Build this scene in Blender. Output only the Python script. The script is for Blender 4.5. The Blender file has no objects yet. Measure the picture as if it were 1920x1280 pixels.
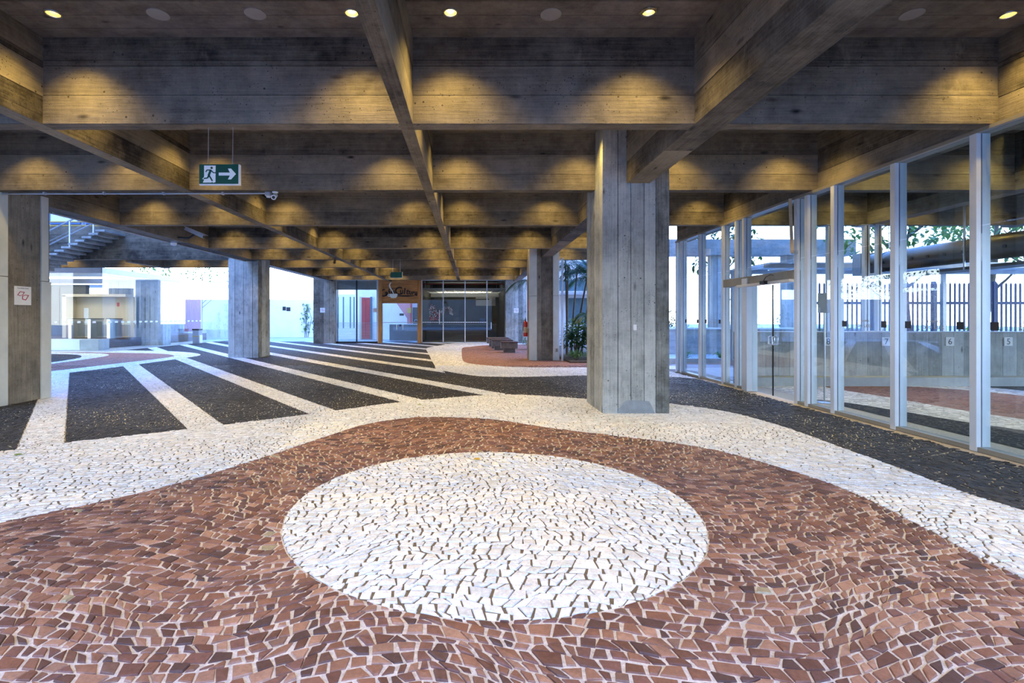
import bpy, bmesh, math, random
import numpy as np
from mathutils import Vector, Matrix

random.seed(7)
rng = np.random.default_rng(11)
SC = bpy.context.scene
COL = SC.collection

# ------------------------------------------------------------------ camera
# origin = point on the floor under the camera, +Y into the hall, +X to the glass front, metres
EYE = 1.5
cam_data = bpy.data.cameras.new('camera')
cam_data.sensor_width = 36.0
cam_data.lens = 18.0
cam_data.shift_x = 76 / 1920
cam_data.shift_y = -45 / 1920
cam_data.clip_end = 400
cam = bpy.data.objects.new('camera', cam_data)
cam.location = (0, 0, EYE)
cam.rotation_euler = (math.radians(90), 0, 0)
COL.objects.link(cam)
SC.camera = cam

# ------------------------------------------------------------------ sky
SKY_STRENGTH = 8.8
W = bpy.data.worlds.new('sky')
SC.world = W
W.use_nodes = True
wn = W.node_tree
wn.nodes.clear()
w_out = wn.nodes.new('ShaderNodeOutputWorld')
w_bg = wn.nodes.new('ShaderNodeBackground')
w_tc = wn.nodes.new('ShaderNodeTexCoord')
w_sep = wn.nodes.new('ShaderNodeSeparateXYZ')
w_ramp = wn.nodes.new('ShaderNodeValToRGB')
w_ramp.color_ramp.elements[0].position = 0.0
w_ramp.color_ramp.elements[0].color = (0.86, 0.89, 0.94, 1)
w_ramp.color_ramp.elements[1].position = 0.75
w_ramp.color_ramp.elements[1].color = (0.12, 0.34, 1.2, 1)
w_mid = w_ramp.color_ramp.elements.new(0.32)
w_mid.color = (0.45, 0.65, 1.08, 1)
wn.links.new(w_tc.outputs['Generated'], w_sep.inputs[0])
wn.links.new(w_sep.outputs['Z'], w_ramp.inputs[0])
wn.links.new(w_ramp.outputs[0], w_bg.inputs[0])
w_bg.inputs[1].default_value = SKY_STRENGTH
wn.links.new(w_bg.outputs[0], w_out.inputs[0])

# ------------------------------------------------------------------ exposure
SC.view_settings.view_transform = 'Standard'
SC.view_settings.look = 'None'
SC.view_settings.gamma = 1.0
SC.view_settings.use_curve_mapping = False
SC.view_settings.exposure = 0.0
SC.cycles.transparent_max_bounces = 32
SC.cycles.max_bounces = 10
SC.cycles.diffuse_bounces = 5

LAMP_W = 165.0
LAMP_RGB = (1.0, 0.69, 0.19)

# ------------------------------------------------------------------ main measures
ZB = 3.61            # underside of the beams
ZS = 4.55            # underside of the slab
BEAM_Y = [-1.3, 2.55, 5.58, 8.48, 11.64, 15.58, 18.65, 21.55, 25.8, 28.6]   # front faces of the cross beams
BT = 0.17            # thickness of a cross beam

# ------------------------------------------------------------------ node helpers
def new_mat(name):
    m = bpy.data.materials.new(name)
    m.use_nodes = True
    nt = m.node_tree
    nt.nodes.clear()
    out = nt.nodes.new('ShaderNodeOutputMaterial')
    return m, nt, out

def N(nt, kind, **kw):
    n = nt.nodes.new(kind)
    for k, v in kw.items():
        if k in n.inputs.keys() if hasattr(n.inputs, 'keys') else False:
            n.inputs[k].default_value = v
        else:
            setattr(n, k, v)
    return n

def L(nt, a, b):
    nt.links.new(a, b)

def math_n(nt, op, a, b=None, clamp=False):
    n = nt.nodes.new('ShaderNodeMath')
    n.operation = op
    n.use_clamp = clamp
    for i, v in enumerate((a, b)):
        if v is None:
            continue
        if isinstance(v, (int, float)):
            n.inputs[i].default_value = v
        else:
            nt.links.new(v, n.inputs[i])
    return n.outputs[0]

def mix_c(nt, fac, a, b, mode='MIX'):
    n = nt.nodes.new('ShaderNodeMix')
    n.data_type = 'RGBA'
    n.blend_type = mode
    for s, v in ((n.inputs[0], fac), (n.inputs[6], a), (n.inputs[7], b)):
        if isinstance(v, (int, float)):
            s.default_value = v
        elif isinstance(v, tuple):
            s.default_value = v if len(v) == 4 else v + (1,)
        else:
            nt.links.new(v, s)
    return n.outputs[2]

def remap(nt, x, a, b, c=0.0, d=1.0):
    n = nt.nodes.new('ShaderNodeMapRange')
    n.clamp = True
    nt.links.new(x, n.inputs[0])
    for i, v in enumerate((a, b, c, d)):
        n.inputs[i + 1].default_value = v
    return n.outputs[0]

def noise(nt, vec, scale, detail=3.0, rough=0.55, sx=None):
    if sx is not None:
        mp = nt.nodes.new('ShaderNodeMapping')
        mp.inputs['Scale'].default_value = sx
        nt.links.new(vec, mp.inputs[0])
        vec = mp.outputs[0]
    n = nt.nodes.new('ShaderNodeTexNoise')
    n.inputs['Scale'].default_value = scale
    n.inputs['Detail'].default_value = detail
    n.inputs['Roughness'].default_value = rough
    nt.links.new(vec, n.inputs['Vector'])
    return n.outputs[0]

def voronoi(nt, vec, scale, sx=None, out='Distance', feature='F1'):
    if sx is not None:
        mp = nt.nodes.new('ShaderNodeMapping')
        mp.inputs['Scale'].default_value = sx
        nt.links.new(vec, mp.inputs[0])
        vec = mp.outputs[0]
    n = nt.nodes.new('ShaderNodeTexVoronoi')
    n.feature = feature
    n.inputs['Scale'].default_value = scale
    nt.links.new(vec, n.inputs['Vector'])
    return n.outputs[out]

def bump(nt, height, strength, dist=0.01):
    b = nt.nodes.new('ShaderNodeBump')
    b.inputs['Strength'].default_value = strength
    b.inputs['Distance'].default_value = dist
    nt.links.new(height, b.inputs['Height'])
    return b.outputs[0]

def principled(nt, out, color=None, rough=0.6, metal=0.0, spec=0.5, normal=None):
    p = nt.nodes.new('ShaderNodeBsdfPrincipled')
    p.inputs['Roughness'].default_value = rough if isinstance(rough, (int, float)) else 0.5
    if not isinstance(rough, (int, float)):
        nt.links.new(rough, p.inputs['Roughness'])
    p.inputs['Metallic'].default_value = metal
    p.inputs['Specular IOR Level'].default_value = spec
    if isinstance(color, tuple):
        p.inputs['Base Color'].default_value = color if len(color) == 4 else color + (1,)
    elif color is not None:
        nt.links.new(color, p.inputs['Base Color'])
    if normal is not None:
        nt.links.new(normal, p.inputs['Normal'])
    nt.links.new(p.outputs[0], out.inputs[0])
    return p

# ------------------------------------------------------------------ materials
M = {}

def mat_concrete(name, dark, light, warm=(1, 1, 1)):
    """Board-marked concrete: wood grain printed along the boards, knots, pores, blotches, lime streaks."""
    m, nt, out = new_mat(name)
    tc = nt.nodes.new('ShaderNodeTexCoord')
    uv = tc.outputs['UV']
    pos = nt.nodes.new('ShaderNodeNewGeometry').outputs['Position']
    tone = N(nt, 'ShaderNodeAttribute', attribute_name='tone').outputs['Fac']
    grain = noise(nt, uv, 1.0, 4.0, 0.6, (1.3, 38.0, 1.0))
    fibre = noise(nt, uv, 1.0, 2.0, 0.5, (9.0, 130.0, 1.0))
    saw = noise(nt, uv, 1.0, 1.0, 0.5, (85.0, 1.2, 1.0))
    blotch = noise(nt, pos, 1.15, 6.0, 0.68)
    patch = noise(nt, pos, 4.5, 5.0, 0.7)
    knot = voronoi(nt, uv, 1.0, (1.5, 4.2, 1.0))
    pore = voronoi(nt, pos, 26.0)
    pick = noise(nt, pos, 2.2, 2.0)
    f = math_n(nt, 'MULTIPLY', blotch, 0.75)
    f = math_n(nt, 'ADD', f, math_n(nt, 'MULTIPLY', grain, 0.42))
    f = math_n(nt, 'ADD', f, math_n(nt, 'MULTIPLY', tone, 0.40))
    f = math_n(nt, 'ADD', f, math_n(nt, 'MULTIPLY', saw, 0.06))
    f = math_n(nt, 'ADD', f, math_n(nt, 'MULTIPLY', noise(nt, pos, 38.0, 3.0, 0.7), 0.10))
    f = math_n(nt, 'ADD', f, math_n(nt, 'MULTIPLY', patch, 0.55))
    f = remap(nt, f, 0.84, 1.40)
    c = mix_c(nt, f, dark, light)
    c = mix_c(nt, math_n(nt, 'MULTIPLY', remap(nt, knot, 0.03, 0.15, 1.0, 0.0), remap(nt, pick, 0.36, 0.5)), c, tuple(v * 0.35 for v in dark))
    c = mix_c(nt, math_n(nt, 'MULTIPLY', remap(nt, pore, 0.10, 0.16, 1.0, 0.0), remap(nt, noise(nt, pos, 3.3, 2.0), 0.50, 0.62)), c, tuple(v * 0.25 for v in dark))
    hole = voronoi(nt, pos, 8.5)
    c = mix_c(nt, math_n(nt, 'MULTIPLY', remap(nt, hole, 0.06, 0.13, 0.9, 0.0), remap(nt, noise(nt, pos, 1.7, 2.0), 0.46, 0.58)), c, tuple(v * 0.3 for v in dark))
    streak = remap(nt, noise(nt, uv, 1.0, 6.0, 0.75, (0.55, 7.0, 1.0)), 0.55, 0.78)
    c = mix_c(nt, math_n(nt, 'MULTIPLY', streak, 0.7), c, tuple(v * 0.7 for v in dark))
    lime = remap(nt, noise(nt, pos, 1.0, 8.0, 0.75, (3.0, 3.0, 1.4)), 0.60, 0.74)
    c = mix_c(nt, math_n(nt, 'MULTIPLY', lime, 0.45), c, tuple(min(1, v * 1.5) for v in light))
    h = math_n(nt, 'ADD', math_n(nt, 'MULTIPLY', grain, 0.5), math_n(nt, 'MULTIPLY', fibre, 0.25))
    h = math_n(nt, 'ADD', h, math_n(nt, 'MULTIPLY', saw, 0.08))
    h = math_n(nt, 'ADD', h, math_n(nt, 'MULTIPLY', patch, 0.5))
    h = math_n(nt, 'SUBTRACT', h, math_n(nt, 'MULTIPLY', remap(nt, pore, 0.05, 0.16, 1.0, 0.0), 0.5))
    principled(nt, out, c, 0.78, 0, 0.35, bump(nt, h, 0.8, 0.016))
    M[name] = m
    return m

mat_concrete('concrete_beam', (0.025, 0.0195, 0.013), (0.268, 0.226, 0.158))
mat_concrete('concrete_column', (0.105, 0.105, 0.088), (0.52, 0.53, 0.475))
mat_concrete('concrete_brown', (0.070, 0.060, 0.045), (0.36, 0.32, 0.25))
mat_concrete('concrete_pale', (0.24, 0.25, 0.24), (0.56, 0.57, 0.55))

def mat_plain(name, rgb, rough=0.55, metal=0.0, var=0.12, scale=6.0, spec=0.5, bmp=0.0):
    m, nt, out = new_mat(name)
    pos = nt.nodes.new('ShaderNodeNewGeometry').outputs['Position']
    n = noise(nt, pos, scale, 5.0, 0.6)
    c = mix_c(nt, remap(nt, n, 0.3, 0.7), tuple(v * (1 - var) for v in rgb), tuple(min(1, v * (1 + var)) for v in rgb))
    nm = bump(nt, noise(nt, pos, scale * 12, 3.0), bmp, 0.004) if bmp else None
    principled(nt, out, c, rough, metal, spec, nm)
    M[name] = m
    return m

mat_plain('cladding', (0.62, 0.64, 0.58), 0.42, 0, 0.10, 2.5)
mat_plain('aluminium', (0.70, 0.73, 0.74), 0.36, 0.35, 0.06, 3.0)
mat_plain('aluminium_dark', (0.30, 0.27, 0.21), 0.40, 0.4, 0.12, 4.0)
mat_plain('gasket', (0.015, 0.016, 0.018), 0.6)
mat_plain('steel', (0.62, 0.63, 0.64), 0.28, 0.9, 0.05)
mat_plain('galvanised', (0.45, 0.46, 0.47), 0.42, 0.6, 0.10, 9.0)
mat_plain('white_paint', (0.82, 0.82, 0.80), 0.5, 0, 0.04)
mat_plain('white_wall', (0.84, 0.84, 0.83), 0.7, 0, 0.05, 1.5)
mat_plain('cream_wall', (0.62, 0.50, 0.33), 0.6, 0, 0.04, 1.5)
mat_plain('grey_paint', (0.33, 0.34, 0.35), 0.5, 0, 0.08)
mat_plain('speaker_grey', (0.27, 0.26, 0.245), 0.6, 0, 0.08)
mat_plain('dark_wall', (0.055, 0.056, 0.055), 0.6, 0, 0.2, 1.2)
mat_plain('counter_grey', (0.20, 0.21, 0.215), 0.45, 0, 0.12, 2.0)
mat_plain('red_paint', (0.52, 0.035, 0.03), 0.35, 0, 0.1)
mat_plain('red_door', (0.50, 0.06, 0.055), 0.5, 0, 0.12, 3.0)
mat_plain('pink_wall', (0.62, 0.24, 0.24), 0.6, 0, 0.06, 2.0)
mat_plain('sign_green', (0.004, 0.075, 0.045), 0.35, 0, 0.05)
mat_plain('sign_white', (0.80, 0.86, 0.82), 0.45, 0, 0.03)
mat_plain('logo_red', (0.45, 0.03, 0.035), 0.45)
mat_plain('black_plastic', (0.014, 0.014, 0.015), 0.4, 0, 0.1)
mat_plain('teal_frame', (0.10, 0.17, 0.19), 0.45)
mat_plain('blue_frame', (0.10, 0.22, 0.50), 0.45, 0, 0.08)
mat_plain('yellow_paint', (0.60, 0.38, 0.04), 0.5)
mat_plain('bench_concrete', (0.16, 0.145, 0.13), 0.7, 0, 0.25, 5.0, bmp=0.3)
mat_plain('bench_wood', (0.10, 0.055, 0.035), 0.5, 0, 0.3, 5.0, bmp=0.3)
mat_plain('trunk', (0.12, 0.095, 0.07), 0.8, 0, 0.4, 8.0, bmp=0.6)
mat_plain('soil', (0.10, 0.075, 0.05), 0.9, 0, 0.4, 9.0, bmp=0.8)
mat_plain('kerb', (0.48, 0.48, 0.46), 0.7, 0, 0.15, 3.0, bmp=0.3)
mat_plain('cement_patch', (0.27, 0.30, 0.31), 0.75, 0, 0.15, 8.0, bmp=0.3)
mat_plain('asphalt', (0.34, 0.34, 0.33), 0.8, 0, 0.15, 1.0, bmp=0.3)
mat_plain('hall_floor_grey', (0.045, 0.048, 0.05), 0.9, 0, 0.12, 1.2, 0.1)
mat_plain('duct', (0.11, 0.095, 0.075), 0.42, 0.55, 0.15, 2.0)
mat_plain('fence_blue', (0.05, 0.075, 0.16), 0.5)
mat_plain('fur_white', (0.86, 0.87, 0.88), 0.6)

def mat_leaf(name, a, b, trans=0.35):
    m, nt, out = new_mat(name)
    pos = nt.nodes.new('ShaderNodeNewGeometry').outputs['Position']
    c = mix_c(nt, remap(nt, noise(nt, pos, 7.0, 3.0), 0.35, 0.65), a, b)
    p = principled(nt, out, c, 0.38, 0, 0.5)
    t = nt.nodes.new('ShaderNodeBsdfTranslucent')
    L(nt, c, t.inputs[0])
    mx = nt.nodes.new('ShaderNodeMixShader')
    mx.inputs[0].default_value = trans
    L(nt, p.outputs[0], mx.inputs[1])
    L(nt, t.outputs[0], mx.inputs[2])
    L(nt, mx.outputs[0], out.inputs[0])
    M[name] = m

mat_leaf('leaf_dark', (0.015, 0.05, 0.018), (0.05, 0.13, 0.035))
mat_leaf('leaf_mid', (0.05, 0.13, 0.03), (0.16, 0.30, 0.06))
mat_leaf('leaf_lime', (0.18, 0.30, 0.03), (0.42, 0.52, 0.08))

def mat_glass(name, tint, base=0.045, boost=0.9):
    """Clear sheet glass: transparent, with a Schlick reflection that grows towards grazing."""
    m, nt, out = new_mat(name)
    lw = nt.nodes.new('ShaderNodeLayerWeight')
    lw.inputs[0].default_value = 0.5
    f = math_n(nt, 'POWER', lw.outputs['Facing'], 4.5)
    f = math_n(nt, 'ADD', math_n(nt, 'MULTIPLY', f, boost), base, True)
    tr = nt.nodes.new('ShaderNodeBsdfTransparent')
    tr.inputs[0].default_value = tint + (1,)
    gl = nt.nodes.new('ShaderNodeBsdfGlossy')
    gl.inputs['Roughness'].default_value = 0.0
    gl.inputs[0].default_value = (0.95, 0.97, 0.97, 1)
    mx = nt.nodes.new('ShaderNodeMixShader')
    L(nt, f, mx.inputs[0])
    L(nt, tr.outputs[0], mx.inputs[1])
    L(nt, gl.outputs[0], mx.inputs[2])
    L(nt, mx.outputs[0], out.inputs[0])
    M[name] = m

mat_glass('glass', (0.93, 0.97, 0.96))
mat_glass('glass_front', (0.82, 0.89, 0.90), 0.065, 0.8)
mat_glass('glass_smoked', (0.78, 0.81, 0.81), 0.035)

def mat_emit(name, rgb, strength):
    m, nt, out = new_mat(name)
    e = nt.nodes.new('ShaderNodeEmission')
    e.inputs[0].default_value = rgb + (1,)
    e.inputs[1].default_value = strength
    L(nt, e.outputs[0], out.inputs[0])
    M[name] = m

mat_emit('bulb', (1.0, 0.78, 0.42), 26.0)
mat_emit('panel_light', (1.0, 0.92, 0.78), 7.0)

def mat_reflector():
    m, nt, out = new_mat('reflector')
    principled(nt, out, (0.86, 0.72, 0.40), 0.25, 0.8)
    M['reflector'] = m
mat_reflector()

def mat_wood(name, a, b):
    m, nt, out = new_mat(name)
    uv = nt.nodes.new('ShaderNodeTexCoord').outputs['UV']
    g = noise(nt, uv, 1.0, 5.0, 0.65, (1.6, 26.0, 1.0))
    r = noise(nt, uv, 1.0, 2.0, 0.5, (0.7, 7.0, 1.0))
    f = remap(nt, math_n(nt, 'ADD', math_n(nt, 'MULTIPLY', g, 0.6), math_n(nt, 'MULTIPLY', r, 0.4)), 0.36, 0.64)
    principled(nt, out, mix_c(nt, f, a, b), 0.45, 0, 0.5, bump(nt, g, 0.3, 0.004))
    M[name] = m

mat_wood('cafe_wood', (0.26, 0.10, 0.022), (0.66, 0.31, 0.075))
mat_wood('letter_wood', (0.016, 0.008, 0.005), (0.035, 0.017, 0.010))
mat_wood('pole_wood', (0.42, 0.33, 0.21), (0.55, 0.45, 0.30))

def mat_stone():
    """Set stones: colour comes from the 'stone' attribute of each stone, with mineral speckle and a split face."""
    m, nt, out = new_mat('paving_stone')
    at = N(nt, 'ShaderNodeAttribute', attribute_name='stone').outputs['Color']
    pos = nt.nodes.new('ShaderNodeNewGeometry').outputs['Position']
    s = noise(nt, pos, 55.0, 4.0, 0.7)
    b = noise(nt, pos, 14.0, 3.0, 0.6)
    f = remap(nt, math_n(nt, 'ADD', math_n(nt, 'MULTIPLY', s, 0.55), math_n(nt, 'MULTIPLY', b, 0.45)), 0.32, 0.68, 0.66, 1.26)
    v = nt.nodes.new('ShaderNodeVectorMath')
    v.operation = 'SCALE'
    L(nt, at, v.inputs[0])
    L(nt, f, v.inputs['Scale'])
    h = math_n(nt, 'ADD', math_n(nt, 'MULTIPLY', s, 0.4), b)
    principled(nt, out, v.outputs[0], 0.62, 0, 0.45, bump(nt, h, 0.5, 0.006))
    M['paving_stone'] = m
mat_stone()

def mat_mortar():
    """Bedding between the stones; further off than the built stones it also draws the stones themselves."""
    m, nt, out = new_mat('mortar_bed')
    mort = N(nt, 'ShaderNodeAttribute', attribute_name='mortar').outputs['Color']
    pos = nt.nodes.new('ShaderNodeNewGeometry').outputs['Position']
    s = remap(nt, noise(nt, pos, 60.0, 4.0, 0.7), 0.3, 0.7, 0.7, 1.25)
    v = nt.nodes.new('ShaderNodeVectorMath')
    v.operation = 'SCALE'
    L(nt, mort, v.inputs[0])
    L(nt, s, v.inputs['Scale'])
    principled(nt, out, v.outputs[0], 0.85, 0, 0.3, bump(nt, noise(nt, pos, 90.0, 3.0), 0.5, 0.004))
    M['mortar_bed'] = m
    m, nt, out = new_mat('far_paving')
    mort = N(nt, 'ShaderNodeAttribute', attribute_name='mortar').outputs['Color']
    st = N(nt, 'ShaderNodeAttribute', attribute_name='stone').outputs['Color']
    pos = nt.nodes.new('ShaderNodeNewGeometry').outputs['Position']
    edge = voronoi(nt, pos, 11.5, None, 'Distance', 'DISTANCE_TO_EDGE')
    cell = voronoi(nt, pos, 11.5, None, 'Color')
    sep = nt.nodes.new('ShaderNodeSeparateColor')
    L(nt, cell, sep.inputs[0])
    v = nt.nodes.new('ShaderNodeVectorMath')
    v.operation = 'SCALE'
    L(nt, st, v.inputs[0])
    L(nt, remap(nt, sep.outputs[0], 0.0, 1.0, 0.62, 1.3), v.inputs['Scale'])
    k = remap(nt, edge, 0.03, 0.075)
    c = mix_c(nt, k, mort, v.outputs[0])
    principled(nt, out, c, 0.85, 0, 0.15, bump(nt, k, 0.35, 0.006))
    M['far_paving'] = m
mat_mortar()

# ------------------------------------------------------------------ mesh helpers
class MB:
    """Collects faces of one mesh, with uv in metres along and across, a tone per face and a material slot per face."""
    def __init__(self):
        self.v, self.f, self.uv, self.tone, self.mi = [], [], [], [], []
    def poly(self, pts, uvs=None, tone=0.5, m=0):
        i = len(self.v)
        pts = [Vector(p) for p in pts]
        self.v += pts
        self.f.append(tuple(range(i, i + len(pts))))
        if uvs is None:
            a = (pts[1] - pts[0]).cross(pts[2] - pts[0])
            ax = max(range(3), key=lambda k: abs(a[k]))
            k = [(1, 2), (0, 2), (0, 1)][ax]
            uvs = [(p[k[0]], p[k[1]]) for p in pts]
        self.uv += list(uvs)
        self.tone.append(tone)
        self.mi.append(m)
        return self
    def hexa(self, c, m=0, tone=0.5):
        """c: 8 corners, lower four counter-clockwise then upper four."""
        for q in ((3, 2, 1, 0), (4, 5, 6, 7), (0, 1, 5, 4), (1, 2, 6, 5), (2, 3, 7, 6), (3, 0, 4, 7)):
            self.poly([c[i] for i in q], None, tone, m)
        return self
    def box(self, x0, x1, y0, y1, z0, z1, m=0, tone=0.5):
        return self.hexa([(x0, y0, z0), (x1, y0, z0), (x1, y1, z0), (x0, y1, z0), (x0, y0, z1), (x1, y0, z1), (x1, y1, z1), (x0, y1, z1)], m, tone)
    def bar(self, p0, p1, w, h, m=0, up=(0, 0, 1)):
        p0, p1 = Vector(p0), Vector(p1)
        d = (p1 - p0).normalized()
        s = d.cross(Vector(up))
        if s.length < 1e-4:
            s = d.cross(Vector((1, 0, 0)))
        s.normalize()
        t = s.cross(d)
        s, t = s * w / 2, t * h / 2
        return self.hexa([p0 - s - t, p0 + s - t, p1 + s - t, p1 - s - t, p0 - s + t, p0 + s + t, p1 + s + t, p1 - s + t], m)
    def tube(self, pts, r, n=10, m=0, caps=True):
        pts = [Vector(p) for p in pts]
        rr = r if isinstance(r, (list, tuple)) else [r] * len(pts)
        rings = []
        ref = None
        for i, p in enumerate(pts):
            d = (pts[min(i + 1, len(pts) - 1)] - pts[max(i - 1, 0)]).normalized()
            a = Vector((0, 0, 1)) if abs(d.z) < 0.9 else Vector((1, 0, 0))
            s = d.cross(a).normalized() if ref is None else (ref - d * ref.dot(d)).normalized()
            ref = s
            t = d.cross(s)
            rings.append([p + (s * math.cos(2 * math.pi * k / n) + t * math.sin(2 * math.pi * k / n)) * rr[i] for k in range(n)])
        for a, b in zip(rings, rings[1:]):
            for k in range(n):
                self.poly([a[k], a[(k + 1) % n], b[(k + 1) % n], b[k]], None, 0.5, m)
        if caps:
            self.poly(list(reversed(rings[0])), None, 0.5, m)
            self.poly(rings[-1], None, 0.5, m)
        return self
    def lathe(self, prof, c=(0, 0, 0), n=24, m=0):
        """prof: (radius, z) pairs, turned about the vertical through c."""
        c = Vector(c)
        ring = lambda r, z: [c + Vector((r * math.cos(2 * math.pi * k / n), r * math.sin(2 * math.pi * k / n), z)) for k in range(n)]
        for (r0, z0), (r1, z1) in zip(prof, prof[1:]):
            a, b = ring(r0, z0), ring(r1, z1)
            for k in range(n):
                if r0 < 1e-6:
                    self.poly([a[0], b[(k + 1) % n], b[k]][::-1], None, 0.5, m)
                elif r1 < 1e-6:
                    self.poly([a[k], a[(k + 1) % n], b[0]], None, 0.5, m)
                else:
                    self.poly([a[k], a[(k + 1) % n], b[(k + 1) % n], b[k]], None, 0.5, m)
        return self
    def prism(self, outline, at, ux, uy, depth, m=0):
        """Flat outline (list of 2-D points) in the plane at + ux, uy, pushed back by depth along ux x uy."""
        at, ux, uy = Vector(at), Vector(ux), Vector(uy)
        nn = ux.cross(uy).normalized() * depth
        fr = [at + ux * p[0] + uy * p[1] for p in outline]
        bk = [p - nn for p in fr]
        self.poly(fr, None, 0.5, m)
        self.poly(bk[::-1], None, 0.5, m)
        k = len(fr)
        for i in range(k):
            self.poly([fr[i], bk[i], bk[(i + 1) % k], fr[(i + 1) % k]], None, 0.5, m)
        return self
    def strips(self, o, U, lu, V, lv, Nn, widths, gap=0.007, proud=(0.0, 0.006), m=0, drop=0.012):
        """A face cut into boards: each board its own slightly proud strip with recessed joints."""
        o, U, V, Nn = Vector(o), Vector(U), Vector(V), Vector(Nn)
        tot = sum(widths)
        a = 0.0
        for i, w in enumerate(widths):
            b = a + w / tot * lv
            g0 = a + (gap / 2 if i else 0)
            g1 = b - (gap / 2 if i < len(widths) - 1 else 0)
            h = random.uniform(*proud)
            t = random.random()
            ou, ov = random.uniform(0, 90), random.uniform(0, 90)
            P = lambda u, v, z: o + U * u + V * v + Nn * z
            q = [(0, g0), (lu, g0), (lu, g1), (0, g1)]
            self.poly([P(u, v, h) for u, v in q], [(u + ou, v + ov) for u, v in q], t, m)
            for k in range(4):
                p, r = q[k], q[(k + 1) % 4]
                self.poly([P(*p, h), P(*p, -drop), P(*r, -drop), P(*r, h)], [(p[0], p[1])] * 4, t * 0.5, m)
            a = b
        return self
    def build(self, name, mats, parent=None, smooth=False, weld=False):
        me = bpy.data.meshes.new(name)
        me.from_pydata([tuple(p) for p in self.v], [], self.f)
        uvl = me.uv_layers.new(name='UVMap')
        uvl.data.foreach_set('uv', np.array(self.uv, dtype=np.float32).ravel())
        at = me.attributes.new('tone', 'FLOAT', 'FACE')
        at.data.foreach_set('value', np.array(self.tone, dtype=np.float32))
        if not isinstance(mats, (list, tuple)):
            mats = [mats]
        for x in mats:
            me.materials.append(M[x])
        me.polygons.foreach_set('material_index', self.mi)
        if weld or smooth:
            bm = bmesh.new()
            bm.from_mesh(me)
            bmesh.ops.remove_doubles(bm, verts=bm.verts, dist=1e-4)
            bm.to_mesh(me)
            bm.free()
        if smooth:
            me.shade_smooth()
            me.set_sharp_from_angle(angle=math.radians(40))
        me.update()
        o = bpy.data.objects.new(name, me)
        COL.objects.link(o)
        if parent is not None:
            o.parent = parent
        return o

def tag(o, label, cat, group=None, kind=None):
    o['label'] = label
    o['category'] = cat
    if group:
        o['group'] = group
    if kind:
        o['kind'] = kind
    return o

def empty(name, label, cat, group=None, kind=None, loc=(0, 0, 0)):
    o = bpy.data.objects.new(name, None)
    o.location = loc
    o.empty_display_size = 0.2
    COL.objects.link(o)
    return tag(o, label, cat, group, kind)

def finish(root):
    """Move a thing's Empty to its base while its parts, built in place, stay where they are."""
    lo, hi = Vector((1e9,) * 3), Vector((-1e9,) * 3)
    for ch in root.children:
        for c in ch.bound_box:
            p = ch.matrix_basis @ Vector(c)
            lo = Vector(map(min, lo, p))
            hi = Vector(map(max, hi, p))
    base = Vector(((lo.x + hi.x) / 2, (lo.y + hi.y) / 2, lo.z))
    root.location = base
    for ch in root.children:
        ch.matrix_parent_inverse = Matrix.Translation(-base)

def box_part(name, b, mat, parent=None, bev=0.0):
    o = MB().box(*b).build(name, mat, parent, weld=True)
    if bev:
        md = o.modifiers.new('edge', 'BEVEL')
        md.width = bev
        md.segments = 2
        md.limit_method = 'ANGLE'
    return o

def text_part(name, body, size, at, ux, uy, mat, parent=None, depth=0.002, align='CENTER', sx=1.0, bold=0.0):
    """Raised lettering standing on the plane at + ux, uy."""
    cu = bpy.data.curves.new(name, 'FONT')
    cu.body = body
    cu.size = size
    cu.extrude = depth
    cu.offset = bold
    cu.align_x = align
    cu.align_y = 'CENTER'
    cu.materials.append(M[mat])
    cu.resolution_u = 3
    tmp = bpy.data.objects.new(name + '_curve', cu)
    COL.objects.link(tmp)
    dg = bpy.context.evaluated_depsgraph_get()
    me = bpy.data.meshes.new_from_object(tmp.evaluated_get(dg))
    bpy.data.objects.remove(tmp)
    bpy.data.curves.remove(cu)
    me.name = name
    o = bpy.data.objects.new(name, me)
    COL.objects.link(o)
    ux, uy = Vector(ux).normalized(), Vector(uy).normalized()
    nz = ux.cross(uy)
    o.matrix_basis = Matrix.Translation(Vector(at)) @ Matrix((ux, uy, nz)).transposed().to_4x4() @ Matrix.Diagonal((sx, 1, 1, 1))
    if parent is not None:
        o.parent = parent
    return o

# ================================================================== FLOOR: stone mosaic
def smooth_loop(pts, step=0.12):
    """Closed Catmull-Rom curve through pts, resampled."""
    P = np.array(pts, dtype=float)
    n = len(P)
    out = []
    for i in range(n):
        p0, p1, p2, p3 = P[i - 1], P[i], P[(i + 1) % n], P[(i + 2) % n]
        k = max(2, int(np.hypot(*(p2 - p1)) / step))
        k = min(k, 24)
        for j in range(k):
            t = j / k
            out.append(0.5 * ((2 * p1) + (-p0 + p2) * t + (2 * p0 - 5 * p1 + 4 * p2 - p3) * t * t + (-p0 + 3 * p1 - 3 * p2 + p3) * t ** 3))
    return np.array(out)

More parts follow.
